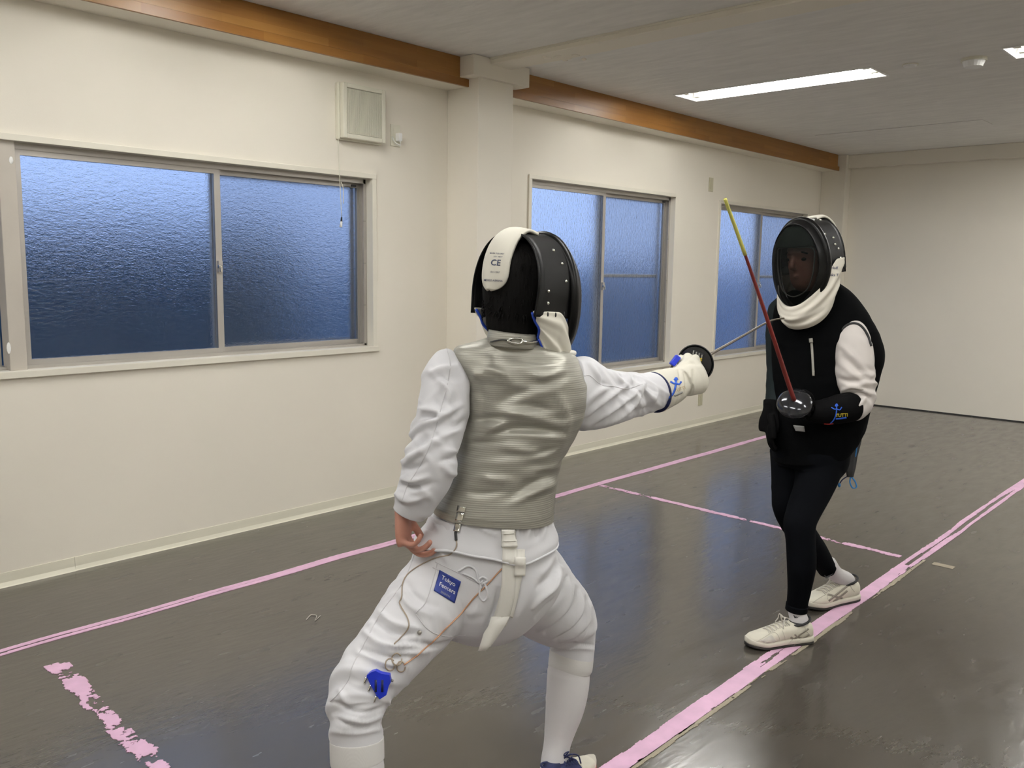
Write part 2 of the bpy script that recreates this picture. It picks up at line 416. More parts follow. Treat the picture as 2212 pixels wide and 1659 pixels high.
def mat_lame():
    m = nmat('silver_lame', (.36, .352, .305), .45, metal=.4, spec=.4); nt = m.node_tree; b = nt.nodes['Principled BSDF']; tc = nt.nodes['Texture Coordinate']
    mp = nt.nodes.new('ShaderNodeMapping'); mp.inputs['Scale'].default_value = (3, 3, 60); mp.inputs['Rotation'].default_value = (.04, .03, 0); nt.links.new(tc.outputs['Object'], mp.inputs[0])
    nz = nt.nodes.new('ShaderNodeTexNoise'); nz.inputs['Scale'].default_value = 3; nz.inputs['Detail'].default_value = 5; nt.links.new(mp.outputs[0], nz.inputs['Vector'])
    cr = nt.nodes.new('ShaderNodeValToRGB'); e = cr.color_ramp.elements; e[0].position = .3; e[1].position = .7; e[0].color = (.315, .307, .265, 1); e[1].color = (.385, .376, .33, 1)
    nt.links.new(nz.outputs['Fac'], cr.inputs[0]); nt.links.new(cr.outputs[0], b.inputs['Base Color'])
    wv = nt.nodes.new('ShaderNodeTexWave'); wv.bands_direction = 'Z'; wv.inputs['Scale'].default_value = 62; wv.inputs['Distortion'].default_value = .6; nt.links.new(tc.outputs['Object'], wv.inputs['Vector'])
    bp = nt.nodes.new('ShaderNodeBump'); bp.inputs['Strength'].default_value = .13; bp.inputs['Distance'].default_value = .002
    nt.links.new(wv.outputs['Fac'], bp.inputs['Height']); nt.links.new(bp.outputs[0], b.inputs['Normal']); return m
M['lame'] = mat_lame()
def mat_glass(name, scale, strength, st, rough=.27, col=(.93, .97, 1.0)):
    m = nmat(name, col, rough, trans=1.0, ior=1.35, spec=.5, bump=('noise', scale, strength, .01, st)); return m
M['glass_wave'] = mat_glass('figured_glass', 30, .9, (1.0, 1, 2.6))
M['glass_frost'] = mat_glass('frosted_glass', 60, .45, (1.6, 1, .6), .25)
def mat_mix(name, col, fac, rough=.7):
    m = bpy.data.materials.new(name); m.use_nodes = True; nt = m.node_tree; b = nt.nodes['Principled BSDF']; b.inputs['Base Color'].default_value = (*col, 1); b.inputs['Roughness'].default_value = rough; b.inputs['Specular IOR Level'].default_value = .08
    t = nt.nodes.new('ShaderNodeBsdfTransparent'); mx = nt.nodes.new('ShaderNodeMixShader'); mx.inputs[0].default_value = fac
    nt.links.new(t.outputs[0], mx.inputs[1]); nt.links.new(b.outputs[0], mx.inputs[2]); nt.links.new(mx.outputs[0], nt.nodes['Material Output'].inputs[0]); return m
M['screen'] = mat_mix('insect_screen', (.10, .11, .10), .16)
M['wire_mesh'] = mat_mix('black_wire_mesh', (.003, .004, .0035), .74, .6)
M['tube'] = nmat('lamp_tube', (.9, .9, .9), .5, emit=((1.0, .985, .955), TUBE))
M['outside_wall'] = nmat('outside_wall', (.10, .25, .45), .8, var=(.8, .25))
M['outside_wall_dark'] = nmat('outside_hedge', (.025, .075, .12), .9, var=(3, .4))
M['outside_ground'] = nmat('outside_ground', (.10, .11, .12), .9)

def components(keep):
    """label 4-connected cells"""
    lab = np.where(keep, np.arange(keep.size).reshape(keep.shape)+1, 0)
    while True:
        n = lab.copy()
        for ax in (0, 1):
            for sgn in (1, -1):
                sh = np.roll(lab, sgn, ax)
                if ax == 0: sh[0 if sgn == 1 else -1, :] = 0
                else: sh[:, 0 if sgn == 1 else -1] = 0
                n = np.where(keep, np.maximum(n, sh), 0)
        if (n == lab).all(): return lab
        lab = n
# ================================================================== THE ROOM
XB, YL, ZC = 9.74, 4.2, 2.728           # back wall, left wall, ceiling
XN, YR = -3.0, -3.2                     # walls behind and right of the camera
def struct(o): o['kind'] = 'structure'; return o
WIN = {1: (-.72, 3.305, .965, 1.965), 2: (4.728, 6.631, .635, 2.085), 3: (7.40, 9.30, .635, 2.082)}
mb = MB(); xs = XN
T = .14
for k in (1, 2, 3):
    x0, x1, z0, z1 = WIN[k]
    mb.box((xs, YL, 0), (x0, YL+T, ZC)); mb.box((x0, YL, 0), (x1, YL+T, z0)); mb.box((x0, YL, z1), (x1, YL+T, ZC)); xs = x1
mb.box((xs, YL, 0), (XB+.12, YL+T, ZC))
struct(mb.build('wall_left', M['wall']))
struct(MB().box((XB, YR-.1, 0), (XB+.12, YL, ZC)).build('wall_back', M['wall']))
struct(MB().box((XN-.1, YR, 0), (XB, YR-.1, ZC)).build('wall_right', M['wall']))
struct(MB().box((XN-.1, YR, 0), (XN, YL+T, ZC)).build('wall_near', M['wall']))
struct(MB().box((XN-.1, YR-.1, -.1), (XB+.12, YL+T, 0)).build('floor', M['floor']))
# ceiling with recesses for the lamps
RECT = [(X, X+.29, Y, Y+1.41) for X in (5.65, 2.05, -.30) for Y in (2.205, .045, -2.115)]+[(8.085, 8.375, Y, Y+1.41) for Y in (.045, -2.115)]
xb = sorted(set([XN, XB+.12]+[a for r in RECT for a in r[:2]])); yb = sorted(set([YR, YL+T]+[a for r in RECT for a in r[2:]]))
V = []; fc = []
for i in range(len(xb)-1):
    for j in range(len(yb)-1):
        cx, cy = (xb[i]+xb[i+1])/2, (yb[j]+yb[j+1])/2
        if any(r[0] < cx < r[1] and r[2] < cy < r[3] for r in RECT): continue
        b = len(V); V += [(xb[i], yb[j], ZC), (xb[i+1], yb[j], ZC), (xb[i+1], yb[j+1], ZC), (xb[i], yb[j+1], ZC)]; fc.append((b, b+3, b+2, b+1))
ceil = struct(mkobj('ceiling', V, fc, M['ceiling'], None, False))
struct(MB().box((XN-.1, YR-.1, ZC+.15), (XB+.12, YL+T, ZC+.2)).build('ceiling_slab', M['ceiling']))
# column, its capital and the cross beam
struct(MB().box((3.915, 3.92, 0), (4.229, YL, ZC)).build('trim_1', M['wall'], bevel=.004))
z_cap = on_y(1034, 163, 3.885)[2]
struct(MB().box((3.838, 3.885, z_cap), (on_y(1144, 170, 3.885)[0], YL, ZC-.0005)).build('trim_2', M['wall'], bevel=.004))
beam = struct(MB().box((3.985, YR, 2.690), (4.175, 3.95, ZC-.0005)).build('trim_3', M['wall'], bevel=.004))
struct(MB().box((3.972, YR, 2.717), (3.986, 3.88, ZC-.0005)).build('trim_4', M['trim']))
rg = random.Random(4)
for k in range(9):
    p = on_z(1178+k*10+rg.uniform(-4, 4), 128-k*.6+rg.uniform(-7, 7), 2.690)
    v, f = sphere((p[0], p[1], 2.690), (.010+rg.random()*.012, .012+rg.random()*.016, .006), 10, 6); o = mkobj('paint_blister', v, f, M['wall'], beam)
# far corner pilaster and soffit along the back wall
struct(MB().box((9.60, 3.93, 0), (XB, YL, ZC)).build('trim_5', M['wall'], bevel=.004))
struct(MB().box((9.655, YR, 2.588), (XB, 3.93, ZC)).build('trim_6', M['wall'], bevel=.004))
# soffit boxes along the window wall with laminated wooden fascia
for n, (a, b, bb) in enumerate(((XN, 3.838, 3.915), (on_y(1144, 170, 3.885)[0], 9.55, 9.60))):
    a2 = a if n == 0 else 4.229
    struct(MB().box((a2, 4.023, 2.562), (bb, YL, ZC)).build('trim_%d' % (7+n), M['wall']))
    o = MB().box((a, 4.005, z_cap-.0015), (b, 4.0225, ZC-.001)).box((a2, 4.005, 2.560), (bb, 4.0225, z_cap-.002)).build('trim_%d' % (9+n), M['wood']); struct(o)
    tag(o, ['laminated wooden fascia beam above the largest window', 'laminated wooden fascia beam above the two far windows'][n])
# vinyl skirting
xj = on_y(161, 1215, YL)[0]
def skirting(name, x0, x1, bulge, y=YL):
    prof = [(0, .064), (.003, .064), (.004, .02), (.008+bulge, .004), (.012+bulge, .0), (0, 0)]
    V = []; fc = []
    for x in (x0, x1):
        V += [(x, y-p[0], p[1]) for p in prof]
    n = len(prof)
    for i in range(n): fc.append((i, (i+1) % n, n+(i+1) % n, n+i))
    fc += [tuple(range(n))[::-1], tuple(range(n, 2*n))]
    struct(mkobj(name, V, fc, M['vinyl'], None, False))
skirting('baseboard_left', XN, xj, .006); skirting('baseboard_left', xj+.0015, 3.915, .002); skirting('baseboard_left', 4.229, 9.60, .002)
struct(MB().box((XB-.004, YR, 0), (XB, 3.93, .012)).build('baseboard_back', M['dark']))

# ---------------------------------------------------------------- windows
def sash(win, x0, x1, z0, z1, y, stile, glass, latch_side=None):
    s = MB()
    s.box((x0, y, z0), (x0+stile, y+.024, z1)); s.box((x1-stile, y, z0), (x1, y+.024, z1))
    s.box((x0+stile, y, z0), (x1-stile, y+.024, z0+.03)); s.box((x0+stile, y, z1-.032), (x1-stile, y+.024, z1))
    o = s.build('sash', M['alu'], win)
    MB().box((x0+stile, y+.008, z0+.03), (x1-stile, y+.013, z1-.032)).build('pane', glass, o)
    return o
def window(n, opening, pairs, glass, post=None, midbar=None):
    x0, x1, z0, z1 = opening
    w_ = thing('window_%d' % n, None, None, ((x0+x1)/2, YL, z0), kind='structure')
    c = MB()     # casing on the wall face
    c.box((x0-.028, YL-.012, z1-.003), (x1+(.028 if n == 1 else -.004), YL+.049, z1+.026)); c.box((x0-.028, YL-.012, z0), (x0+.003, YL+.049, z1-.003))
    if n == 1: c.box((x1-.003, YL-.012, z0), (x1+.028, YL+.049, z1-.003))
    c.build('casing', M['trim'], w_, bevel=.002)
    MB().box((x0-.035, YL-.022, z0-.030), (x1+.035, YL+.049, z0+.002)).build('sill', M['trim'], w_, bevel=.003)
    j = MB(); j.box((x0, YL+.05, z1-.006), (x1, YL+.13, z1)).box((x0, YL+.05, z0), (x0+.006, YL+.13, z1)).box((x1-.006, YL+.05, z0), (x1, YL+.13, z1)); j.box((x0, YL+.05, z0), (x1, YL+.13, z0+.006))
    for yy in (.052, .088, .122):                      # track ribs of the aluminium frame
        j.box((x0, YL+yy, z1-.030), (x1, YL+yy+.004, z1-.006)); j.box((x0, YL+yy, z0+.006), (x1, YL+yy+.004, z0+.016)); j.box((x1-.022, YL+yy, z0), (x1-.006, YL+yy+.004, z1))
    j.build('frame', M['alu'], w_)
    for (a, b) in pairs:
        mid = (a+b)/2
        l = sash(w_, a, mid+.02, z0+.012, z1-.022, YL+.058, .034, glass)
        r_ = sash(w_, mid-.016, b-.008, z0+.012, z1-.022, YL+.094, .03, glass)
        zl = z0+(z1-z0)*.47
        MB().box((mid-.010, YL+.040, zl-.03), (mid+.012, YL+.058, zl+.03)).build('latch_plate', M['alu'], l)
        k = MB().box((mid-.016, YL+.026, zl-.008), (mid+.004, YL+.044, zl+.008)).box((mid-.012, YL+.02, zl-.028), (mid-.004, YL+.03, zl+.004)).build('latch', M['chrome'], l, bevel=.002)
        sN = MB(); sN.box((mid+.01, YL+.150, z0+.02), (mid+.035, YL+.165, z1-.03)).box((b-.045, YL+.150, z0+.02), (b-.015, YL+.165, z1-.03)).box((mid+.01, YL+.15, z1-.055), (b-.015, YL+.165, z1-.03)).box((mid+.01, YL+.15, z0+.02), (b-.015, YL+.165, z0+.045))
        if midbar: sN.box((mid+.01, YL+.147, midbar-.012), (b-.015, YL+.165, midbar+.012))
        so = sN.build('screen_frame', M['alu'], w_)
        MB().box((mid+.03, YL+.157, z0+.04), (b-.04, YL+.158, z1-.05)).build('insect_screen', M['screen'], so)
        MB().box((b-.10, YL+.060, z1-.052), (b-.068, YL+.070, z1-.040)).build('catch', M['dark'], w_)
    for q in (.25, .5, .75):
        MB().box((x1-.024, YL+.048, z0+(z1-z0)*q-.004), (x1-.010, YL+.053, z0+(z1-z0)*q+.004)).build('screw_head', M['steel'], w_)
    if post:
        p = MB().box((post[0], YL+.012, z0), (post[1], YL+.10, z1)).build('post', M['post'], w_, bevel=.003)
        for (px, py, h) in ((24, 346, .016), (19, 752, .026)):
            q = on_y(px, py, YL+.0115); v, f = sphere(q, (.009, .0015, h), 10, 6); mkobj('paint_chip', v, f, M['white_enamel'], p)
    return w_
xp0, xp1 = on_y(8, 560, YL+.012)[0], on_y(46, 560, YL+.012)[0]
window(1, WIN[1], ((-.72, xp0), (xp1, 3.305)), M['glass_wave'], (xp0, xp1))
window(2, WIN[2], ((4.728, 6.631),), M['glass_frost'], None, 1.40)
window(3, WIN[3], ((7.40, 9.30),), M['glass_frost'], None, 1.40)
# outside the windows: yard, hedge and a neighbouring wall under the dusk sky
struct(MB().box((-8, YL+T, -.6), (22, 16, -.5)).build('outside_ground', M['outside_ground']))
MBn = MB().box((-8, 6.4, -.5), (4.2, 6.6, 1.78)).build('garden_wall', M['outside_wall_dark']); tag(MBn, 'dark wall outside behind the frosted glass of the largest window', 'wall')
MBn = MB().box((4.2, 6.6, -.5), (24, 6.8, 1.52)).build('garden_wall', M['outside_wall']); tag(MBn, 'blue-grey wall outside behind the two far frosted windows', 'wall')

# ---------------------------------------------------------------- ceiling lamps
def lamp(r, label, lit=True):
    x0, x1, y0, y1 = r; xm = (x0+x1)/2; e = .0
    t = thing('ceiling_lamp', label, 'lamp', (xm, (y0+y1)/2, ZC), 'recessed twin-tube ceiling lamps')
    h = MB(); zt = ZC+.085
    def wallq(a, b, c, d): h.add([a, b, c, d], [(0, 1, 2, 3)])
    wallq((x0, y0, ZC-.004), (x0, y1, ZC-.004), (x0+.05, y1-.04, zt), (x0+.05, y0+.04, zt)); wallq((x1, y1, ZC-.004), (x1, y0, ZC-.004), (x1-.05, y0+.04, zt), (x1-.05, y1-.04, zt))
    wallq((x0+.05, y0+.04, zt), (x0+.05, y1-.04, zt), (x1-.05, y1-.04, zt), (x1-.05, y0+.04, zt))
    wallq((x1, y0, ZC-.004), (x0, y0, ZC-.004), (x0+.05, y0+.04, zt), (x1-.05, y0+.04, zt)); wallq((x0, y1, ZC-.004), (x1, y1, ZC-.004), (x1-.05, y1-.04, zt), (x0+.05, y1-.04, zt))
    h.add([(xm-.03, y0+.03, zt), (xm+.03, y0+.03, zt), (xm, y0+.03, ZC+.03), (xm-.03, y1-.03, zt), (xm+.03, y1-.03, zt), (xm, y1-.03, ZC+.03)], [(0, 2, 5, 3), (1, 4, 5, 2), (0, 1, 2), (3, 5, 4)])
    h.build('reflector', M['white_enamel'], t)
    fl = MB(); g = .012
    for a, b in (((x0-g, y0-g), (x0, y1+g)), ((x1, y0-g), (x1+g, y1+g)), ((x0, y0-g), (x1, y0)), ((x0, y1), (x1, y1+g))): fl.box((*a, ZC-.006), (*b, ZC-.0005))
    fl.build('frame', M['white_enamel'], t)
    for s_ in (-1, 1):
        xc = xm+s_*.072; zc = ZC+.027
        v, f = tube([((xc, y0+.075, zc), .0145), ((xc, y1-.075, zc), .0145)], n=10, sub=1, ref=(0, 0, 1)); tb = mkobj('lamp_tube', v, f, M['tube'], t)
        for yy, q in ((y0+.03, .045), (y1-.075, .045)):
            MB().box((xc-.016, yy, ZC+.006), (xc+.016, yy+q, ZC+.05)).build('socket', M['plastic'], t, bevel=.004)
    return t
LBL = {0: 'lit twin-tube ceiling lamp recessed beside the far wooden beam', 1: 'lit ceiling lamp cut by the right edge, beyond the smoke detector',
       2: 'ceiling lamp of the far row nearest the right wall'}
RN = ['middle row', 'row above the camera', 'row by the back wall']
SD = ['nearest the window wall', 'in the centre of the row', 'nearest the right wall']
for i, r in enumerate(RECT):
    lamp(r, LBL[i] if i < 3 else 'lit ceiling lamp of the %s, %s' % (RN[i//3-1], SD[i % 3] if i < 9 else SD[i-8]))
o = MB().box((8.085, 2.19, ZC-.005), (8.375, 3.625, ZC-.0005)).build('blank_panel', M['ceiling'], bevel=.002); tag(o, 'thin blank panel covering an unused lamp opening in the far ceiling', 'panel')
# detectors
def detector(x, y, r, h, label, name):
    p = on_z(x, y, ZC); t = thing(name, label, 'detector', (p[0], p[1], ZC))
    def disc(n_, r0, z0, r1, z1, mat):
        m_ = 20; V = [(p[0]+r0*math.cos(2*PI*k/m_), p[1]+r0*math.sin(2*PI*k/m_), z0) for k in range(m_)]+[(p[0]+r1*math.cos(2*PI*k/m_), p[1]+r1*math.sin(2*PI*k/m_), z1) for k in range(m_)]
        mkobj(n_, V, [(k, (k+1) % m_, m_+(k+1) % m_, m_+k) for k in range(m_)]+[tuple(range(m_))[::-1], tuple(range(m_, 2*m_))], mat, t, False)
    disc('base', r, ZC-.0005, r, ZC-h*.35, M['plastic']); disc('sensor', r*.86, ZC-h*.36, r*.7, ZC-h, M['white_enamel'])
detector(1966, 139, .048, .016, 'small flat round ceiling sensor between lamp and smoke detector', 'ceiling_sensor')
detector(2104, 126, .072, .05, 'round white smoke detector on the ceiling near the right edge', 'smoke_detector')

# ---------------------------------------------------------------- fan, cord, plates on the window wall
tl, br = on_y(722, 176, YL-.02), on_y(829, 318, YL-.06)
fx0, fx1, fz0, fz1 = 3.045, 3.36, 2.16, 2.475
fan = thing('ventilation_fan', 'cream square wall ventilation fan with slatted cover and pull cord', 'fan', ((fx0+fx1)/2, YL, fz0))
MB().box((fx0, YL-.035, fz0), (fx1, YL-.0005, fz1)).build('housing', M['plastic'], fan, bevel=.008)
g = MB(); yf = YL-.075
g.box((fx0+.006, yf, fz0+.006), (fx0+.032, YL-.040, fz1-.006)).box((fx1-.032, yf, fz0+.006), (fx1-.006, YL-.040, fz1-.006)).box((fx0+.032, yf, fz0+.006), (fx1-.032, YL-.040, fz0+.032)).box((fx0+.032, yf, fz1-.032), (fx1-.032, YL-.040, fz1-.006))
cover = g.build('cover', M['plastic'], fan, bevel=.005)
MB().box((fx0+.03, YL-.046, fz0+.03), (fx1-.03, YL-.041, fz1-.03)).build('backing', nmat('fan_backing', (.24, .22, .15), .6), fan)
bl = MB().box((fx0+.034, yf+.008, 0), (fx0+.0378, yf+.016, 1)); n_sl = 36
me0 = None
for k in range(n_sl):
    xx = fx0+.034+k*(fx1-fx0-.068)/n_sl
    o = MB().box((xx, yf+.006, fz0+.034), (xx+.0034, yf+.014, fz1-.034)).build('slat', M['plastic'], cover)
v, f = sphere(((fx0+fx1)/2-.02, YL-.05, (fz0+fz1)/2), (.04, .012, .04), 16, 8); mkobj('hub', v, f, M['plastic'], fan)
q = on_y(731, 312, YL-.03); e_ = on_y(738, 470, YL-.03)
v, f = cord([(q[0], YL-.03, fz0), (q[0]+.003, YL-.03, e_[2]+.3), (e_[0], YL-.03, e_[2])], .0018); pc = mkobj('pull_cord', v, f, M['plastic'], fan)
v, f = cord([(e_[0], YL-.03, e_[2]+.20), (e_[0]+.012, YL-.032, e_[2]+.16), (e_[0]+.013, YL-.03, e_[2]+.08)], .0022); mkobj('cord_loop', v, f, M['plastic'], pc)
v, f = tube([((e_[0], YL-.03, e_[2]+.003), .004), ((e_[0]-.002, YL-.03, e_[2]-.022), .006)], n=12, sub=2); mkobj('cord_stopper', v, f, M['dark'], pc)
v, f = tube([((e_[0]-.002, YL-.03, e_[2]-.022), .006), ((e_[0]-.007, YL-.03, e_[2]-.055), .0085)], n=12, sub=2); mkobj('cord_weight', v, f, M['white_enamel'], pc)
def plate(x, y, w_, h, label, cat, name, sock=0, mat='plate'):
    c = on_y(x, y, YL); t = thing(name, label, cat, (c[0], YL, c[2]-h/2))
    MB().box((c[0]-w_/2, YL-.008, c[2]-h/2), (c[0]+w_/2, YL-.0005, c[2]+h/2)).build('cover_plate', M[mat], t, bevel=.002)
    MB().box((c[0]-w_*.22, YL-.011, c[2]-h*.32), (c[0]+w_*.22, YL-.008, c[2]+h*.32)).build('insert', M['plastic' if mat == 'plastic' else 'plate'], t)
    return t, c
t, c = plate(853, 293, .072, .128, 'cream wall outlet with plug beside the ventilation fan', 'outlet', 'wall_outlet', mat='plastic')
MB().box((c[0]-.006, YL-.045, c[2]-.035), (c[0]+.022, YL-.012, c[2]+.012)).build('plug', M['white_enamel'], t, bevel=.003)
v, f = cord([(c[0]+.008, YL-.04, c[2]-.035), (c[0]+.006, YL-.045, c[2]-.06), (c[0]-.025, YL-.03, c[2]-.045), (c[0]-.03, YL-.012, c[2]-.01)], .003); mkobj('plug_cord', v, f, M['white_enamel'], t)
plate(1535, 399, .07, .125, 'beige switch plate high between the two far windows', 'switch plate', 'switch_plate')
plate(1512, 862, .07, .118, 'beige wall outlet low on the wall, below the gloved white arm', 'outlet', 'wall_outlet')

# ---------------------------------------------------------------- pink floor tape
def tape(label, p0, p1, width, cu, cv, seed, thr, mid_gap=0.0, stretch=(6, 40), ragged=.25, along_wave=0.0, mat='tape', gapf=None):
    """worn tape as ragged flakes lying on the floor, from p0 to p1"""
    p0, p1 = np.array(p0), np.array(p1); L = np.linalg.norm(p1-p0); t = (p1-p0)/L; n = np.array([-t[1], t[0]])
    nu, nv = int(L/cu), int(width/cv)
    uu = (np.arange(nu+1))*cu; vv = (np.arange(nv+1)/nv-.5)
    Ug, Vg = np.meshgrid(uu, vv, indexing='ij'); Uc, Vc = Ug[:-1, :-1]+cu/2, Vg[:-1, :-1]+.5/nv
    a = vnoise(Uc*stretch[0], Vc*width*stretch[1]+7, seed)*.55+vnoise(Uc*stretch[0]*4.1, Vc*width*stretch[1]*3, seed+1)*.3+vnoise(Uc*stretch[0]*11, Vc*width*stretch[1]*6, seed+2)*.15
    edge = np.clip((np.abs(Vc)-(.5-ragged))/max(ragged, 1e-3), 0, 1)
    keep = (a-thr(Uc/L)-edge*.35) > 0
    if gapf is not None:
        g_ = np.abs(Vc+.04+.12*(vnoise(Uc*1.7, Uc*0+3, seed+5)-.5)) < gapf(Uc)*np.clip(vnoise(Uc*2.3, Uc*0, seed+6)*1.6-.25, 0, 1)
        keep &= ~g_
    wob = (vnoise(Ug*3.0, Ug*0+1, seed+8)-.5)*along_wave
    X = p0[0]+t[0]*Ug+n[0]*(Vg*width+wob); Y = p0[1]+t[1]*Ug+n[1]*(Vg*width+wob)
    jit = np.random.RandomState(seed).uniform(-.35, .35, X.shape+(2,))
    X = X+jit[..., 0]*cu*abs(t[0])+jit[..., 1]*cv*abs(n[0]); Y = Y+jit[..., 0]*cu*abs(t[1])+jit[..., 1]*cv*abs(n[1])
    idx = np.arange(X.size).reshape(X.shape); Qa = np.stack([idx[:-1, :-1], idx[1:, :-1], idx[1:, 1:], idx[:-1, 1:]], -1)
    lab = components(keep); ids, cnt = np.unique(lab[lab > 0], return_counts=True); order = ids[np.argsort(-cnt)]
    cmin = max(30, (3e-4)/(cu*cv)); big = [i_ for i_, c in zip(ids, cnt) if c >= cmin]; small = [i_ for i_ in ids if i_ not in big]
    root = thing('floor_tape', label, 'tape', ((p0[0]+p1[0])/2, (p0[1]+p1[1])/2, 0), 'piste tape on the floor')
    def piece(name, sel):
        Q = Qa[sel]; used = np.unique(Q); mp = -np.ones(X.size, int); mp[used] = np.arange(len(used)); Q = mp[Q]
        XY = np.stack([X.ravel(), Y.ravel()], 1)[used]; n_ = len(XY)
        V = [(x, y, .0022) for x, y in XY]+[(x, y, .0004) for x, y in XY]
        e = {}
        for q in Q.tolist():
            for a_, b_ in zip(q, q[1:]+q[:1]):
                if (b_, a_) in e: del e[(b_, a_)]
                else: e[(a_, b_)] = 1
        fcs = [tuple(q) for q in Q.tolist()]+[(b_, a_, n_+a_, n_+b_) for a_, b_ in e]
        return mkobj(name, V, fcs, M[mat], root, False)
    for b_ in big: piece('tape_strip', lab == b_)
    if small: tag(piece('tape_crumbs', np.isin(lab, small)), kind='stuff')
    return root
tape('long pink floor tape line parallel to the window wall', (-1.5, 3.47), (9.6, 3.485), .058, .010, .0036, 3, lambda u: u*0+.17, .22, (1.2, 25), .10, .012, gapf=lambda u: np.where(u < 3.6, .11, .03))
tape('long pink floor tape line running under the black-clad fencer', (.2, 1.372), (9.6, 1.405), .070, .006, .0034, 11, lambda u: u*0+.20+.07*(u < .46), .16, (2.2, 34), .10, .008, gapf=lambda u: np.where(u > 4.25, .17, 0.0))
tape('worn pink tape line crossing between the two long tapes beside the fencer in black', (4.64, 3.44), (4.565, 1.45), .052, .004, .0036, 21, lambda u: u*0+.37, 0, (18, 26), .22)
tape('ragged pink tape remnant at the lower left of the floor', (1.09, 3.24), (1.035, 2.05), .080, .003, .0032, 31, lambda u: .28+.26*u, 0, (20, 22), .25)
tape('brownish tape residue along the long pink line under the fencer in black', (.2, 1.331), (4.6, 1.345), .022, .006, .0036, 77, lambda u: u*0+.40, 0, (2.5, 30), .2, .006, mat='tape_old')
o = MB().box((4.555, 1.20, 0.0002), (4.60, 1.30, .0016)).build('tape_residue', M['tape_old'], None); tag(o, 'brownish tape residue just right of the tape crossing', 'tape')
p = on_z(678, 1336, 0)
v, f = cord([on_z(662, 1338, .002), on_z(672, 1328, .003), on_z(684, 1330, .005), on_z(680, 1340, .004), on_z(692, 1330, .002)], .0016); tag(mkobj('thread_scrap', v, f, M['lace']), 'small pale thread scrap lying on the bare floor', 'scrap')
# ================================================================== PEOPLE: shared builders
def hand_parts(Wp, D, N, T, sc_=1.0, curls=None, thumb=None, fat=1.0, spread=.004):
    """palm + five finger tubes. Wp wrist, D towards fingertips, N palm side, T thumb side"""
    D, N, T = unit(D), unit(N), unit(T); P = []
    k = sc_
    P.append(tube([(Wp-D*.02*k, .024*k*fat, .018*k*fat), (Wp+D*.012*k, .029*k*fat, .017*k*fat), (Wp+D*.045*k, .040*k*fat, .016*k*fat), (Wp+D*.078*k, .041*k*fat, .014*k*fat), (Wp+D*.092*k, .036*k*fat, .010*k*fat)], n=24, sub=4, ref=N))
    offs = [.030, .010, -.010, -.029]; ln = [(.042, .025, .020), (.047, .029, .021), (.043, .027, .020), (.034, .020, .018)]
    curls = curls or [(25, 35, 25)]*4; rad = [.0092, .0095, .009, .0080]
    for i in range(4):
        p = Wp+D*(.084-abs(offs[i]-.01)*.2)*k+T*offs[i]*k*fat; a = 0.0; path = [(p-D*.018*k, rad[i]*k*fat), (p, rad[i]*1.05*k*fat)]
        for j in range(3):
            a += math.radians(curls[i][j]); d = D*math.cos(a)+N*math.sin(a)+T*spread*offs[i]*100*.3
            p = p+unit(d)*ln[i][j]*k; path.append((p, rad[i]*(1.0-.07*j)*k*fat))
        path.append((p+unit(d)*.005*k, rad[i]*.55*k*fat)); P.append(tube(path, n=14, sub=4, ref=T))
    tp = thumb or [(.75, .6, .25), (.45, .85, .25)]
    p = Wp+D*.022*k+T*.024*k; path = [(p, .013*k*fat)]
    for (a, b, c), l in zip(tp, (.042, .034)):
        p = p+unit(T*a+D*b+N*c)*l*k; path.append((p, .0105*k*fat))
    path.append((p+unit(T*tp[-1][0]+D*tp[-1][1]+N*tp[-1][2])*.02*k, .008*k*fat)); P.append(tube(path, n=14, sub=4, ref=N))
    return P
def frame_from(fd, tilt=0.0, lean=0.0):
    """head frame: forward, left, up. tilt>0 looks down"""
    f = unit(fd); l = unit(np.cross(ZUP, f)); u = np.cross(f, l)
    f2 = f*math.cos(tilt)-u*math.sin(tilt); u2 = u*math.cos(tilt)+f*math.sin(tilt)
    l2 = l*math.cos(lean)+u2*math.sin(lean); u3 = u2*math.cos(lean)-l*math.sin(lean)
    return f2, l2, u3
def head_parts(c, fr, s=1.0, face=True):
    f, l, u = fr; W3 = lambda x, y, z: c+f*x*s+l*y*s+u*z*s
    rows = [(-.118, .030, .018, .030), (-.105, .030, .040, .045), (-.085, .022, .052, .068), (-.05, .008, .064, .085), (-.01, .0, .071, .094), (.03, -.004, .075, .098), (.07, -.006, .072, .094), (.10, -.006, .058, .076), (.118, -.006, .034, .045), (.125, -.006, .010, .012)]
    P = [ringsurf([(W3(x, 0, z), l*a*s, f*b*s, 2.15) for z, x, a, b in rows], n=40, sub=5)]
    if face:
        P.append(tube([(W3(.088, 0, .022), .008*s), (W3(.104, 0, -.002), .010*s), (W3(.112, 0, -.020), .014*s, .011*s), (W3(.094, 0, -.030), .009*s)], n=14, sub=4, ref=f))
        P.append(tube([(W3(.078, .040, .030), .008*s), (W3(.092, .015, .034), .009*s), (W3(.092, -.015, .034), .009*s), (W3(.078, -.040, .030), .008*s)], n=12, sub=4, ref=f))
        for sg in (1, -1): P.append(sphere(W3(-.008, sg*.076, -.002), np.array([.022, .010, .032])*s, 14, 8, np.array([f, l, u])))
        P.append(tube([(W3(.080, .022, -.058), .006*s), (W3(.094, 0, -.056), .008*s), (W3(.080, -.022, -.058), .006*s)], n=12, sub=4, ref=f))
    return P
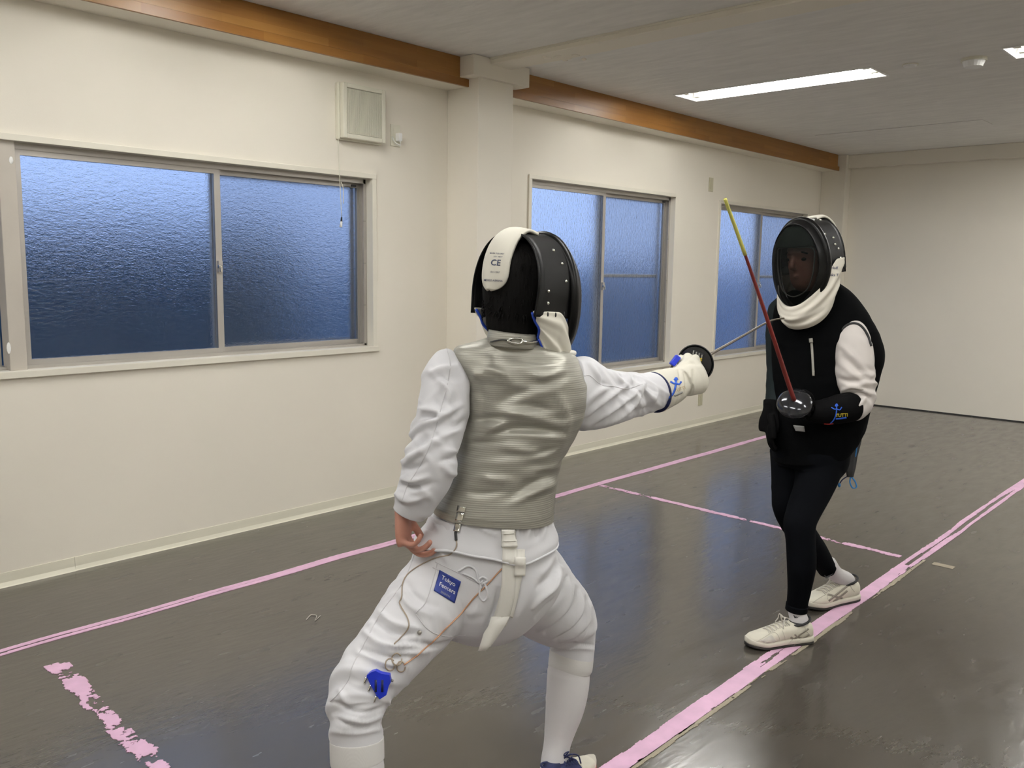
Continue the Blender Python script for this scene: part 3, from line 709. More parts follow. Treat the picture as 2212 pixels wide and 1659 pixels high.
def mask(person, c, fr, s, style):
    f, l, u = fr; W3 = lambda x, y, z: c+f*x*s+l*y*s+u*z*s
    Wd, ZT = .106, .142
    # arched band over the head
    n = 64; G = []; N = []
    for i in range(n+1):
        q = i/n; Ls = .055; arc = 2*Ls+PI*.12; d = q*arc
        if d < Ls: y, z, ny, nz = Wd-.004*(Ls-d)/Ls, -(Ls-d), 1, 0
        elif d > arc-Ls: y, z, ny, nz = -Wd+.004*(d-arc+Ls)/Ls, -(d-arc+Ls), -1, 0
        else:
            a = (d-Ls)/(arc-2*Ls)*PI; ca, sa = math.cos(a), math.sin(a)
            y, z = Wd*np.sign(ca)*abs(ca)**.9, ZT*abs(sa)**.9; ny, nz = ca/Wd, sa/ZT
        nn = unit(l*ny+u*nz); row = []; nr = []
        for j in range(7):
            t = j/6; xb = (-.080 if style == 1 else -.056)+.012*math.sin(q*PI); x = xb+(.050-xb)*t
            row.append(W3(x, y*(.965+.035*t), z*(.975+.025*t))); nr.append(nn)
        G.append(row); N.append(nr)
    v, fc = sheet(G, N, .003*s); band = mkobj('fencing_mask', v, fc, M['mask_band'], person)
    # piped back edge of the band
    v, fc = cord([np.array(G[i][0])+np.array(N[i][0])*.0015 for i in range(0, n+1, 2)], .0028*s, 8, 2); mkobj('band_edging', v, fc, M['mask_black'], band)
    # oval rim, wide trim and wire mesh
    def oval(q, rho, dome):
        ca, sa = math.cos(q), math.sin(q); z0 = -.014
        xr = .050+.034*max(0.0, -sa)**1.5
        y = .112*ca*(1-.10*max(0, -sa)**2); z = z0+.158*sa
        D = .098
        return W3(xr*(.35+.65*rho**2)+.026*(1-rho**2)+D*(max(0.0, 1-rho**2.3))**.62 if dome else xr, y*rho, z*rho+z0*(1-rho))
    ring = [(oval(2*PI*k/60, 1.0, False), .011*s, .014*s) for k in range(61)]
    v, fc = tube(ring, n=14, sub=1, ref=f, cap=False); mkobj('rim', v, fc, M['mask_black'], band)
    def shell(r0, r1, k):
        V = []; fc = []
        for i in range(k+1):
            for j in range(72): V.append(oval(2*PI*j/72, r0+(r1-r0)*i/k, True))
        for i in range(k):
            for j in range(72): fc.append((i*72+j, i*72+(j+1) % 72, (i+1)*72+(j+1) % 72, (i+1)*72+j))
        return V, fc
    v, fc = shell(.90, 1.0, 6); o = mkobj('trim', v, fc, M['mask_black'], band); md = o.modifiers.new('t', 'SOLIDIFY'); md.thickness = .004; md.offset = 1
    v, fc = shell(.001, .905, 24); mkobj('wire_mesh', v, fc, M['wire_mesh'], band)
    # bib
    G = []; N = []; nu, nv = 56, 14
    for i in range(nu+1):
        ps = math.radians(-120+240*i/nu); cp, sp = math.cos(ps), math.sin(ps); fr_ = max(0, cp)
        row = []; nr = []
        for j in range(nv+1):
            t = j/nv
            zs = -.040 if style == 1 else -.002; zt = zs-(.158+zs)*fr_**1.2; bk = max(0.0, -cp)/.5; zb = -.160+.055*bk**1.3-.065*fr_**.8 - (.02 if style == 2 else 0)*fr_
            z = zt+(zb-zt)*t
            fold = (.0045*math.sin(t*15+2.2*abs(ps))+.003*math.sin(t*25-1.5*ps))*min(1, t*3)
            rx = .112+.03*math.sin(t*PI*.8)*fr_-.012*t; ry = (.104 if style == 1 else .1115)+.008*math.sin(t*PI)-.022*t*(1-fr_)
            x = .005+rx*cp if cp > 0 else .005+(.17 if style == 1 else .125)*cp+.05*t*bk
            row.append(W3(x+fold*fr_-.03*t*fr_, (ry+fold)*sp, z)); nr.append(unit(f*max(cp, -.2)*.9+l*sp))
        G.append(row); N.append(nr)
    v, fc = sheet(G, N, .006*s); bib = mkobj('bib', v, fc, M['bib' if style == 1 else 'bib2'], band); bib.modifiers.new('s', 'SUBSURF').levels = 1; bib.modifiers['s'].render_levels = 1
    if style == 1:
        Gn = np.array(G)
        for row_ in (Gn[0, 1:], Gn[-1, 1:]):
            v, fc = cord(list(row_[::4])+[row_[-1]], .0035*s, 8, 4); mkobj('blue_edging', v, fc, M['blue'], band)
        v, fc = cord(list(Gn[::4, -1]), .0035*s, 8, 3); mkobj('blue_edging', v, fc, M['blue'], band)
    # tongue behind the head
    G = []; N = []; prev = None
    pts_ = catmull(np.array([(-.020, .142), (-.060, .146), (-.100, .122), (-.124, .080), (-.130, .035), (-.126, .004)]), 6)
    tn = np.gradient(pts_, axis=0)
    for i, (x, z) in enumerate(pts_):
        t = i/(len(pts_)-1); wdt = .040*(1.0 if t < .72 else math.sqrt(max(.02, 1-((t-.72)/.28)**2)))*(.82+.3*min(t*2, 1)*.6)
        nn = unit(f*(-tn[i][1])*-1*-1+u*tn[i][0]*-1) if False else unit(f*tn[i][1]+u*(-tn[i][0]))
        row = []; nr = []
        for j in range(13):
            yy = (j/12*2-1); row.append(W3(x+.022*yy*yy*wdt/.04, yy*wdt, z-.004*yy*yy)); nr.append(nn)
        G.append(row); N.append(nr)
    v, fc = sheet(G, N, .007*s); tg = mkobj('tongue', v, fc, M['bib'], band)
    return band, bib, tg, W3
def shoe(person, heel, toe, wd=1.0, upper='shoe', name='shoe', solem='sole', mid='sole_white', lift=0.0, collar='navy', toe_mat=None, hgt=1.0):
    heel, toe = np.array(heel, float), np.array(toe, float); L = np.linalg.norm(toe-heel); t = (toe-heel)/L; nL = unit(np.cross(ZUP, t)); k = L/.27
    ss = [0, .03, .10, .22, .36, .50, .64, .78, .90, .97, 1.0]
    hw = [.014, .026, .033, .035, .035, .037, .042, .043, .034, .020, .006]
    tp = [.055, .078, .088, .088, .086, .080, .066, .054, .044, .034, .024]
    tp = [a*hgt for a in tp]
    rise = lambda q: lift*(1-q)**1.5+.010*max(0, q-.8)/.2
    up = ringsurf([(heel+t*(L*q)+ZUP*((a*k+.018)/2+rise(q)), nL*w_*k*wd, ZUP*(a*k-.018)/2, 2.5) for q, w_, a in zip(ss, hw, tp)], n=36, sub=5)
    o = mkobj(name, up[0], up[1], M[upper], person)
    ml = ringsurf([(heel+t*(L*q*1.02-.003)+ZUP*(.021+rise(q)), nL*(w_+.003)*k*wd, ZUP*.0125, 4.0) for q, w_ in zip(ss, hw)], n=28, sub=4); mkobj('midsole', ml[0], ml[1], M[mid], o)
    sl = ringsurf([(heel+t*(L*q*1.03-.004)+ZUP*(.0065+rise(q)), nL*(w_+.002)*k*wd, ZUP*.006, 5.0) for q, w_ in zip(ss, hw)], n=28, sub=4); mkobj('outsole', sl[0], sl[1], M[solem], o)
    cp = [heel+t*(L*(.20+.155*math.cos(a)))+nL*(.034*k*wd*math.sin(a))+ZUP*((.088-.012*math.cos(a)*1.0)*hgt*k+rise(.2)) for a in np.linspace(0, 2*PI, 25)]
    v, fc = tube([(p, .0045*k) for p in cp], n=10, sub=2, ref=ZUP+nL*.01, cap=False); mkobj('collar', v, fc, M[collar], o)
    inn = ringsurf([(heel+t*(L*.21)+ZUP*(.060*k+rise(.2)), t*.032*k, nL*.026*k*wd, 2.0), (heel+t*(L*.20)+ZUP*(.089*hgt*k+rise(.2)), t*.038*k, nL*.031*k*wd, 2.0)], n=24, sub=2); mkobj('lining', inn[0], inn[1], M[collar], o)
    if toe_mat:
        tc_ = ringsurf([(heel+t*(L*q*1.004)+ZUP*((a*k+.018)/2+.001+rise(q)), nL*(w_*k*wd+.0015), ZUP*((a*k-.018)/2+.0015), 2.5) for q, w_, a in zip(ss[6:], hw[6:], tp[6:])], n=36, sub=5); mkobj('toe_cap', tc_[0], tc_[1], M[toe_mat], o)
    return o, (heel, t, nL, L, k)
def laces(o, fr, mat, rows=6, seed=1, loose=True, hgt=1.0):
    heel, t, nL, L, k = fr; rg = random.Random(seed)
    for i in range(rows):
        q = .40+.055*i; z = np.interp(q+.012, [.36, .50, .64, .78], [.086, .080, .066, .054])*hgt*k+.002
        for sg in (1, -1):
            P = [heel+t*L*q+nL*sg*.023*k+ZUP*(z-.004), heel+t*L*(q+.015)+nL*0+ZUP*(z+.001+.001*sg), heel+t*L*(q+.03)-nL*sg*.023*k+ZUP*(z-.008)]
            v, f_ = cord(P, .0026, 8, 4); mkobj('lace', v, f_, M[mat], o)
    if loose:
        b = heel+t*L*.42+ZUP*.098*hgt*k
        for j in range(4):
            a = rg.uniform(-1, 1); P = [b, b+t*.02*rg.uniform(.3, 1.2)+nL*.03*a+ZUP*.015, b+t*.035*rg.uniform(-.2, 1)+nL*.045*a+ZUP*rg.uniform(-.005, .02), b+t*.015+nL*.02*a-ZUP*.01 if j < 2 else b+t*.05*rg.uniform(.4, 1)+nL*.05*a-ZUP*.02]
            v, f_ = cord(P, .0022, 8, 5); mkobj('lace', v, f_, M[mat], o)
def joined(name, parts, mat, parent):
    mb = MB()
    for v, f in parts: mb.add(v, f)
    return mkobj(name, mb.v, mb.f, mat, parent)
# ================================================================== PERSON IN WHITE (foreground, seen from behind)
base1 = np.array([1.40, 1.55, 0.0])
P1 = thing('person', 'fencer in white seen from behind, lunging with the white-gloved arm outstretched', 'person', base1)
D1 = 2.18
vest_r = sil([((1062, 726), (1158, 738), 2.15, .055), ((1030, 737), (1196, 750), 2.16, .070), ((985, 750), (1240, 766), 2.17, .082), ((982, 775), (1254, 792), 2.17, .095), ((1000, 830), (1267, 834), 2.18, .108),
              ((1001, 880), (1266, 882), 2.19, .115), ((990, 940), (1246, 936), 2.20, .118), ((975, 1000), (1215, 992), 2.20, .116), ((955, 1052), (1202, 1052), 2.20, .116), ((938, 1096), (1195, 1117), 2.20, .120)])
def vest_fold(S, T):
    d = folds(5, 34, .42, .05, (-.05, .05), (.008, .020), (.0015, .0045), (.35, .8))(S, T)
    for s0, t0, m, ww, a, l in ((.10, 1.9, -.05, .012, .006, .5), (.12, 1.2, .05, .012, .005, .5), (.22, 1.35, -.03, .014, -.007, .7), (.235, 1.3, -.03, .010, .006, .7), (.19, 1.0, .02, .012, -.005, .4), (.30, 1.6, .02, .012, .005, .7), (.33, .9, -.06, .014, -.006, .5), (.36, .9, -.06, .012, .006, .5), (.27, 2.2, .05, .014, -.005, .4), (.05, 1.0, .03, .01, .005, .6)):
        dt = (T-t0+PI) % (2*PI)-PI; d = d+a*np.exp(-((S-s0-m*dt)/ww)**2)*np.exp(-(dt/l)**2)
    return d*.7*np.clip((.40-S)/.05, .25, 1)
v, f = ringsurf(vest_r, 96, 14, vest_fold); vest = mkobj('vest', v, f, M['lame'], P1); tag(vest, 'silver-grey conductive vest')
sculpt(vest, [([(1021, 803), (1039, 816)], 7, .006), ([(1052, 797), (1077, 803), (1100, 818)], 8, .008), ([(1152, 807), (1174, 814), (1214, 802)], 9, .009), ([(1080, 894), (1121, 894), (1196, 913)], 8, .007), ([(1052, 932), (1102, 910)], 8, .006),
    ([(1090, 966), (1130, 972), (1165, 979)], 9, .006), ([(1150, 1014), (1205, 1008)], 8, .006), ([(1033, 1032), (1102, 1038)], 10, .005), ([(1015, 907), (1055, 904), (1090, 899)], 7, -.008), ([(1058, 944), (1093, 929), (1133, 926), (1206, 932)], 8, -.009),
    ([(1072, 878), (1102, 857), (1140, 840)], 12, -.007), ([(1133, 873), (1192, 888)], 10, -.006), ([(1010, 957), (1039, 957), (1080, 953)], 7, -.007), ([(1150, 984), (1195, 971)], 7, -.007), ([(1095, 1080), (1149, 1045), (1200, 1026)], 10, -.008), ([(1110, 1088), (1160, 1060), (1196, 1048)], 8, .006),
    ([(1030, 830), (1045, 870), (1040, 920)], 9, -.005), ([(1205, 850), (1225, 900), (1215, 960)], 9, .005), ([(1065, 760), (1075, 800)], 7, -.005), ([(1120, 775), (1160, 780), (1210, 778)], 7, -.006), ([(1000, 1060), (1040, 1066), (1090, 1060)], 8, -.004)])
# hem band of the vest
v, f = ringsurf([(c-ZUP*.004*0+ZUP*k, uu*1.012, vv*1.012, e) for (c, uu, vv, e) in [vest_r[-1]] for k in (.014, .0, -.004)], 96, 2, None, False); mkobj('vest_hem', v, f, M['lame'], vest)
# collar
cr = sil([((1056, 744), (1160, 752), 2.13, .058), ((1052, 728), (1160, 740), 2.13, .062), ((1056, 711), (1157, 722), 2.13, .062)])
v, f = ringsurf(cr, 64, 4, None, True); vcol = mkobj('vest_collar', v, f, M['lame'], vest)
# --- jacket: torso under the vest, skirt and both sleeves
skirt = sil([((972, 1040), (1188, 1050), 2.20, .104), ((950, 1085), (1184, 1098), 2.20, .108), ((924, 1126), (1197, 1134), 2.205, .117), ((902, 1152), (1206, 1158), 2.21, .132), ((897, 1162), (1205, 1172), 2.21, .134)])
def skirt_fold(S, T):
    d = .004*np.sin(T*9+1.0)*np.exp(-((S-.05)/.03)**2)+.003*np.sin(T*14)*np.exp(-((S-.07)/.03)**2)
    return d+folds(8, 12, .12, .02, (-.02, .02), (.006, .012), (.001, .003), (.25, .5))(S, T)
skirt_v = ringsurf(skirt, 128, 10, skirt_fold)
V = np.array(skirt_v[0])   # let the hem dip below the belt clip like in the photo
for i in range(len(V)):
    px = proj(V[i]); tt = max(0, min(1, (px[1]-1125)/45.0)); V[i, 2] -= tt*.020*math.exp(-((px[0]-1125)/45.0)**2)-tt*.010*math.exp(-((px[0]-975)/40.0)**2)
skirt_v = (V.tolist(), skirt_v[1])
lsl = ppath([(970, 756, 2.16, 8, .8), (966, 768, 2.155, 26, .8), (962, 800, 2.14, 44, .9), (961, 840, 2.125, 52, .95), (958, 880, 2.11, 56, .95), (951, 918, 2.10, 55, .95), (941, 955, 2.09, 54, .95), (932, 992, 2.08, 56, .95), (921, 1030, 2.085, 56, .9), (906, 1062, 2.09, 50, .9), (890, 1092, 2.10, 42, .85), (883, 1108, 2.105, 37, .85)])
def lsl_fold(S, T):
    d = folds(21, 40, .42, .04, (-.05, .05), (.007, .016), (.002, .0075), (.35, .9), (0, 2*PI), .4)(S, T)
    for s0, t0, m, ww, a, l in ((.10, 1.4, -.06, .012, .010, .5), (.13, 1.8, .06, .012, .009, .5), (.155, 1.3, -.05, .012, -.009, .5), (.185, 2.4, .05, .012, .010, .6), (.205, 1.5, .06, .014, -.011, .6), (.225, 1.2, .05, .013, .011, .6), (.215, 3.0, .02, .013, .011, .6), (.245, 2.9, .02, .010, -.014, .6), (.272, 3.0, .02, .012, .010, .6), (.29, 2.2, .05, .011, -.008, .6), (.305, 3.0, .03, .010, .006, .5), (.275, .6, -.03, .012, .010, .7), (.33, 2.6, .05, .010, -.006, .6), (.35, 1.6, .06, .010, .006, .6), (.255, .2, 0, .012, -.012, .6)):
        dt = (T-t0+PI) % (2*PI)-PI; d = d+a*np.exp(-((S-s0-m*dt)/ww)**2)*np.exp(-(dt/l)**2)
    return .62*d*np.clip((S-.02)/.05, 0, 1)
lsv = tube(lsl, 96, 10, lsl_fold)
rsl = ppath([(1222, 838, 2.20, 66, .8), (1244, 846, 2.22, 80, .85), (1268, 856, 2.26, 75, .85), (1296, 860, 2.31, 66, .85), (1326, 858, 2.37, 58, .88), (1356, 855, 2.43, 51, .9), (1386, 851, 2.49, 45, .92), (1414, 845, 2.54, 41, .95), (1432, 840, 2.57, 38, .95)])
def rsl_fold(S, T):
    d = folds(33, 26, .50, .06, (.02, .10), (.007, .015), (.002, .007), (.4, 1.0), (0, 2*PI), .4)(S, T)
    for k in range(7):
        s0 = .13+.045*k; a = (.008, -.006, .009, -.007, .008, -.006, .007)[k]; dt = (T-1.5+PI) % (2*PI)-PI
        d = d+a*np.exp(-((S-s0-.11*dt)/.012)**2)*np.exp(-(dt/.95)**2)
    for s0, a in ((.10, .008), (.15, -.006), (.19, .010), (.24, -.006), (.30, .007)):
        dt = (T+1.2+PI) % (2*PI)-PI; d = d+a*np.exp(-((S-s0)/.014)**2)*np.exp(-(dt/.8)**2)
    return d*.5
rsv = tube(rsl, 96, 12, rsl_fold)
jacket = joined('jacket', [ringsurf(vest_r, 48, 4, None, True, .84), skirt_v, lsv, rsv], M['cloth'], P1); tag(jacket, 'white fencing jacket')
sculpt(jacket, [([(932, 806), (955, 798), (984, 793)], 6, .009), ([(930, 803), (952, 825), (970, 847), (967, 878)], 7, .009), ([(989, 791), (1006, 825), (1014, 852)], 7, .006), ([(908, 884), (933, 886), (955, 895), (998, 874)], 6, .010), ([(886, 941), (914, 919), (945, 904), (970, 886)], 7, .011),
    ([(878, 999), (895, 982), (925, 965)], 7, .011), ([(960, 973), (991, 977)], 7, .007), ([(955, 1001), (970, 1020), (994, 1024)], 8, .008), ([(865, 1032), (892, 1038), (925, 1030)], 6, .008), ([(850, 1063), (883, 1080), (925, 1070)], 7, .009), ([(922, 930), (935, 950), (960, 960)], 8, .005),
    ([(938, 820), (964, 814), (990, 818)], 7, -.009), ([(912, 902), (942, 898), (960, 888)], 6, -.011), ([(966, 921), (995, 917), (1010, 905)], 8, -.009), ([(891, 974), (912, 952), (940, 940)], 6, -.010), ([(952, 996), (988, 988)], 6, -.009), ([(866, 1015), (889, 1011), (918, 1000)], 6, -.009), ([(858, 1047), (898, 1054), (942, 1044)], 6, -.009), ([(940, 860), (950, 880)], 8, -.006), ([(985, 850), (992, 880)], 8, -.006),
    ([(1270, 897), (1307, 864), (1341, 840), (1352, 835)], 5, .009), ([(1262, 925), (1311, 894), (1350, 868), (1388, 830)], 5.5, .012), ([(1285, 926), (1333, 902), (1367, 874), (1391, 834)], 5, .011), ([(1411, 872), (1415, 850), (1413, 838)], 5, .008), ([(1316, 800), (1337, 821), (1352, 832)], 5, .009), ([(1276, 788), (1292, 812), (1302, 826)], 6, .009), ([(1354, 806), (1360, 830)], 5, .008), ([(1256, 880), (1290, 850), (1312, 836)], 6, .007),
    ([(1266, 909), (1311, 877), (1346, 848)], 5, -.010), ([(1280, 917), (1330, 886), (1360, 862)], 4.5, -.009), ([(1297, 800), (1303, 826), (1313, 832)], 5, -.009), ([(1386, 897), (1407, 878)], 8, -.010), ([(1401, 870), (1394, 842)], 5, -.008), ([(1340, 802), (1347, 824)], 5, -.008), ([(1372, 806), (1380, 826)], 5, -.006), ([(1345, 905), (1380, 884)], 6, -.007),
    ([(1112, 1128), (1123, 1164)], 5, .006), ([(1150, 1120), (1136, 1162)], 5, .006), ([(1131, 1126), (1130, 1162)], 4.5, -.007), ([(1165, 1122), (1158, 1165)], 5, -.006), ([(1180, 1122), (1172, 1160)], 5, .005), ([(1045, 1125), (1058, 1150)], 6, .004), ([(1010, 1122), (1040, 1140), (1075, 1160)], 5, .005), ([(935, 1120), (950, 1145)], 6, .005), ([(960, 1120), (968, 1148)], 5, -.004)])
hem_pts = V.reshape(-1, 128, 3)[-1]
v, f = tube([(p, .003) for p in list(hem_pts[::2])+[hem_pts[0]]], n=8, sub=1, ref=ZUP, cap=False); mkobj('jacket_hem', v, f, M['cloth'], jacket)
# --- breeches
pel = sil([((930, 1105), (1190, 1120), 2.20, .105), ((905, 1165), (1196, 1170), 2.21, .122), ((893, 1200), (1204, 1205), 2.22, .132), ((880, 1245), (1216, 1245), 2.23, .136), ((890, 1300), (1200, 1290), 2.24, .130), ((940, 1350), (1150, 1345), 2.25, .10), ((990, 1378), (1110, 1375), 2.26, .06)])
lth = ppath([(1000, 1215, 2.22, 96, 1.0), (960, 1268, 2.20, 94, 1.0), (905, 1330, 2.14, 87, 1.0), (858, 1388, 2.09, 80, 1.0), (812, 1442, 2.04, 74, 1.0), (779, 1486, 2.01, 70, 1.0), (768, 1525, 1.99, 63, 1.0), (768, 1560, 1.98, 58, 1.0), (770, 1596, 1.975, 56, 1.0), (772, 1640, 1.97, 56, 1.0)])
def lth_fold(S, T):
    d = folds(41, 46, .52, .10, (-.05, .05), (.007, .016), (.0015, .0055), (.4, 1.1), (0, 2*PI), .45)(S, T)
    for k, (s0, a) in enumerate(((.385, .008), (.408, -.009), (.432, .010), (.455, -.009), (.474, .007), (.36, -.006))):
        dt = (T-1.9-.3*(k % 2)+PI) % (2*PI)-PI; d = d+a*np.exp(-((S-s0-.02*dt)/.010)**2)*np.exp(-(dt/1.0)**2)
    for s0, t0, m, ww, a, l in ((.14, 1.2, -.04, .012, .006, .8), (.18, 1.3, -.05, .011, -.006, .8), (.22, 1.5, -.04, .012, .007, .8), (.26, 1.2, -.06, .011, -.007, .7), (.295, 1.4, -.05, .011, .007, .7), (.33, 1.3, -.05, .011, -.006, .7), (.20, 2.6, .05, .010, .005, .5), (.29, 2.7, .05, .010, -.005, .5)):
        dt = (T-t0+PI) % (2*PI)-PI; d = d+a*np.exp(-((S-s0-m*dt)/ww)**2)*np.exp(-(dt/l)**2)
    return d*.7*np.clip((.56-S)/.06, 0, 1)
rth = ppath([(1110, 1215, 2.24, 90, 1.0), (1140, 1258, 2.29, 92, .95), (1172, 1296, 2.38, 86, .9), (1206, 1325, 2.48, 76, .9), (1228, 1350, 2.55, 63, .9), (1236, 1385, 2.56, 50, 1.0), (1235, 1420, 2.55, 47, 1.0), (1232, 1446, 2.545, 46, 1.0)])
def rth_fold(S, T):
    d = folds(52, 20, .40, .05, (-.05, .05), (.007, .013), (.0015, .004), (.4, .9), (0, 2*PI), .45)(S, T)
    for k in range(9):
        s0 = .12+.030*k; a = .0075 if k % 2 == 0 else -.0065; dt = (T-.8+PI) % (2*PI)-PI
        d = d+a*np.exp(-((S-s0-.045*dt)/.0085)**2)*np.exp(-(dt/1.2)**2)
    return d*.15*np.clip((.50-S)/.08, 0, 1)
me = remesh([ringsurf(pel, 72, 8, folds(61, 16, .3, .08, (-.04, .04), (.009, .02), (.002, .006), (.3, .7))), tube(lth, 96, 14, lth_fold), tube(rth, 96, 16, rth_fold)], .0036, 1, .5)
br1 = link('breeches', me, M['cloth'], P1); tag(br1, 'white fencing breeches ending in elastic cuffs')
sculpt(br1, [([(1212, 1228), (1198, 1265), (1169, 1291), (1152, 1312)], 6.2, 0.0099), ([(1237, 1262), (1224, 1303), (1196, 1335), (1165, 1360)], 6.2, 0.0109), ([(1258, 1282), (1252, 1317), (1228, 1349), (1192, 1376)], 6.0, 0.0109), ([(1275, 1304), (1270, 1338), (1245, 1366), (1215, 1386)], 6.0, 0.0099), ([(1286, 1328), (1281, 1359), (1250, 1385)], 6.0, 0.0089), ([(1197, 1192), (1180, 1225), (1165, 1245)], 8.2, 0.0069),
    ([(1226, 1246), (1212, 1284), (1183, 1313), (1160, 1334)], 6.0, -0.0089), ([(1248, 1273), (1239, 1310), (1212, 1342), (1180, 1367)], 6.0, -0.0099), ([(1266, 1294), (1261, 1328), (1237, 1358), (1205, 1380)], 6.0, -0.0089), ([(1280, 1317), (1276, 1349), (1248, 1376)], 6.0, -0.0079), ([(1205, 1215), (1190, 1245), (1160, 1270)], 7.2, -0.0069), ([(1150, 1240), (1140, 1290), (1120, 1330)], 11.2, 0.0060),
    ([(1192, 1394), (1238, 1391), (1284, 1394)], 3.5, -.007), ([(1192, 1402), (1238, 1399), (1284, 1403)], 4, .006),
    ([(820, 1322), (854, 1349), (905, 1357)], 7, .008), ([(810, 1338), (847, 1364), (893, 1371)], 6, -.008), ([(785, 1364), (827, 1394), (905, 1394)], 7, .009), ([(885, 1386), (942, 1395), (980, 1386)], 6, -.008), ([(865, 1416), (924, 1406)], 7, .007), ([(776, 1413), (822, 1432), (860, 1436)], 7, .008), ([(783, 1402), (844, 1419), (892, 1416)], 6, -.009), ([(864, 1284), (889, 1312), (930, 1330)], 8, .006), ([(880, 1262), (900, 1290), (940, 1310)], 7, -.006),
    ([(711, 1516), (743, 1524), (762, 1531)], 5, -0.0054), ([(734, 1492), (750, 1515), (800, 1516)], 6, 0.0060), ([(750, 1531), (795, 1538), (834, 1525)], 5, -0.0060), ([(722, 1547), (785, 1559), (828, 1546)], 6, 0.0060), ([(730, 1553), (750, 1567), (792, 1571)], 5, -0.0060), ([(712, 1580), (771, 1584), (824, 1575)], 5, 0.0042), ([(760, 1450), (790, 1470), (850, 1475)], 8, 0.0030), ([(745, 1475), (790, 1492), (860, 1488)], 6, -0.0030),
    ([(950, 1185), (968, 1215)], 7, .005), ([(925, 1180), (940, 1215)], 7, -.004), ([(1052, 1352), (1068, 1320), (1075, 1280)], 9, -.012), ([(1010, 1330), (1040, 1310)], 12, .006)])
lcf = ppath([(771, 1594, 1.975, 56.5), (771, 1600, 1.975, 58), (772, 1640, 1.97, 58), (773, 1646, 1.97, 56)]); v, f = tube(lcf, 64, 5); mkobj('breeches_cuff', v, f, M['cuff'], br1)
rcf = ppath([(1235, 1404, 2.555, 47), (1235, 1410, 2.555, 48), (1232, 1440, 2.545, 48), (1231, 1446, 2.545, 46)]); v, f = tube(rcf, 64, 5); mkobj('breeches_cuff', v, f, M['cuff'], br1)
# --- socks
lso = ppath([(773, 1600, 1.97, 50), (775, 1660, 1.965, 54), (780, 1720, 1.96, 52), (785, 1800, 1.95, 42), (790, 1870, 1.95, 33), (792, 1910, 1.95, 34), (793, 1935, 1.955, 36)])
v, f = tube(lso, 48, 8, folds(71, 8, .3, .02, (-.01, .01), (.006, .01), (.0005, .0015), (.5, 1))); mkobj('sock', v, f, M['sock'], P1)
rso = ppath([(1231, 1425, 2.545, 43), (1228, 1460, 2.54, 46), (1225, 1495, 2.53, 45), (1219, 1535, 2.52, 41), (1210, 1575, 2.51, 34), (1203, 1610, 2.50, 29), (1199, 1640, 2.49, 30), (1199, 1665, 2.49, 33)])
v, f = tube(rso, 48, 8, folds(72, 10, .3, .02, (-.01, .01), (.006, .01), (.0005, .0015), (.5, 1))); mkobj('sock', v, f, M['sock'], P1)
# --- shoes
h_, t_ = on_z(1166, 1716, 0), on_z(1282, 1660, 0)
so, fr = shoe(P1, h_, t_, .95, 'navy', solem='sole_red', mid='sole_white', toe_mat='shoe'); laces(so, fr, 'navy', 5, 3, True)
h2 = on_z(808, 1985, 0); so, fr = shoe(P1, h2, h2+unit(np.array([.15, 1, 0]))*.25, .95, 'navy', solem='sole_red', mid='sole_white', toe_mat='shoe'); laces(so, fr, 'navy', 5, 4, False)
# --- continuous body under the clothes, left hand bare
hd1 = unit(.66*Rh+.75*Fh); fr1 = frame_from(hd1, .06); hc1 = pt(1135, 634, 2.17)
wr = pt(868, 1100, 2.105)
hp = hand_parts(wr, unit(-U*.95+R*.05+F*.10), unit(R*.95-F*.25), unit(F*.95+R*.25), .94, [(35, 40, 30), (45, 45, 30), (58, 48, 30), (70, 50, 30)], [(.6, .7, .3), (.2, .9, .4)], 1.0, .012)
parts = [ringsurf(vest_r, 48, 5, None, True, .80), ringsurf(pel, 48, 5, None, True, .88), tube([(p, a*.62, b*.62) for p, a, b in lsl], 32, 5), tube([(p, a*.62, b*.62) for p, a, b in rsl], 32, 5),
         tube([(p, a*.68, b*.68) for p, a, b in lth], 32, 5), tube([(p, a*.68, b*.68) for p, a, b in rth], 32, 5), tube([(p, a*.86, b*.86) for p, a, b in lso], 32, 5), tube([(p, a*.86, b*.86) for p, a, b in rso], 32, 5),
         tube([(pt(883, 1095, 2.10), .024), (wr, .024, .020)], 24, 4), tube([(pt(1108, 760, 2.16), .055), (pt(1112, 700, 2.15), .052), (hc1, .050)], 32, 5)]
parts += head_parts(hc1, fr1, 1.0, True)+hp
parts += [tube([(pt(1432, 840, 2.57), .027), (pt(1470, 825, 2.63), .025)], 20, 3)]
body1 = link('body', remesh(parts, .0045, 4, .5), M['skin'], P1)
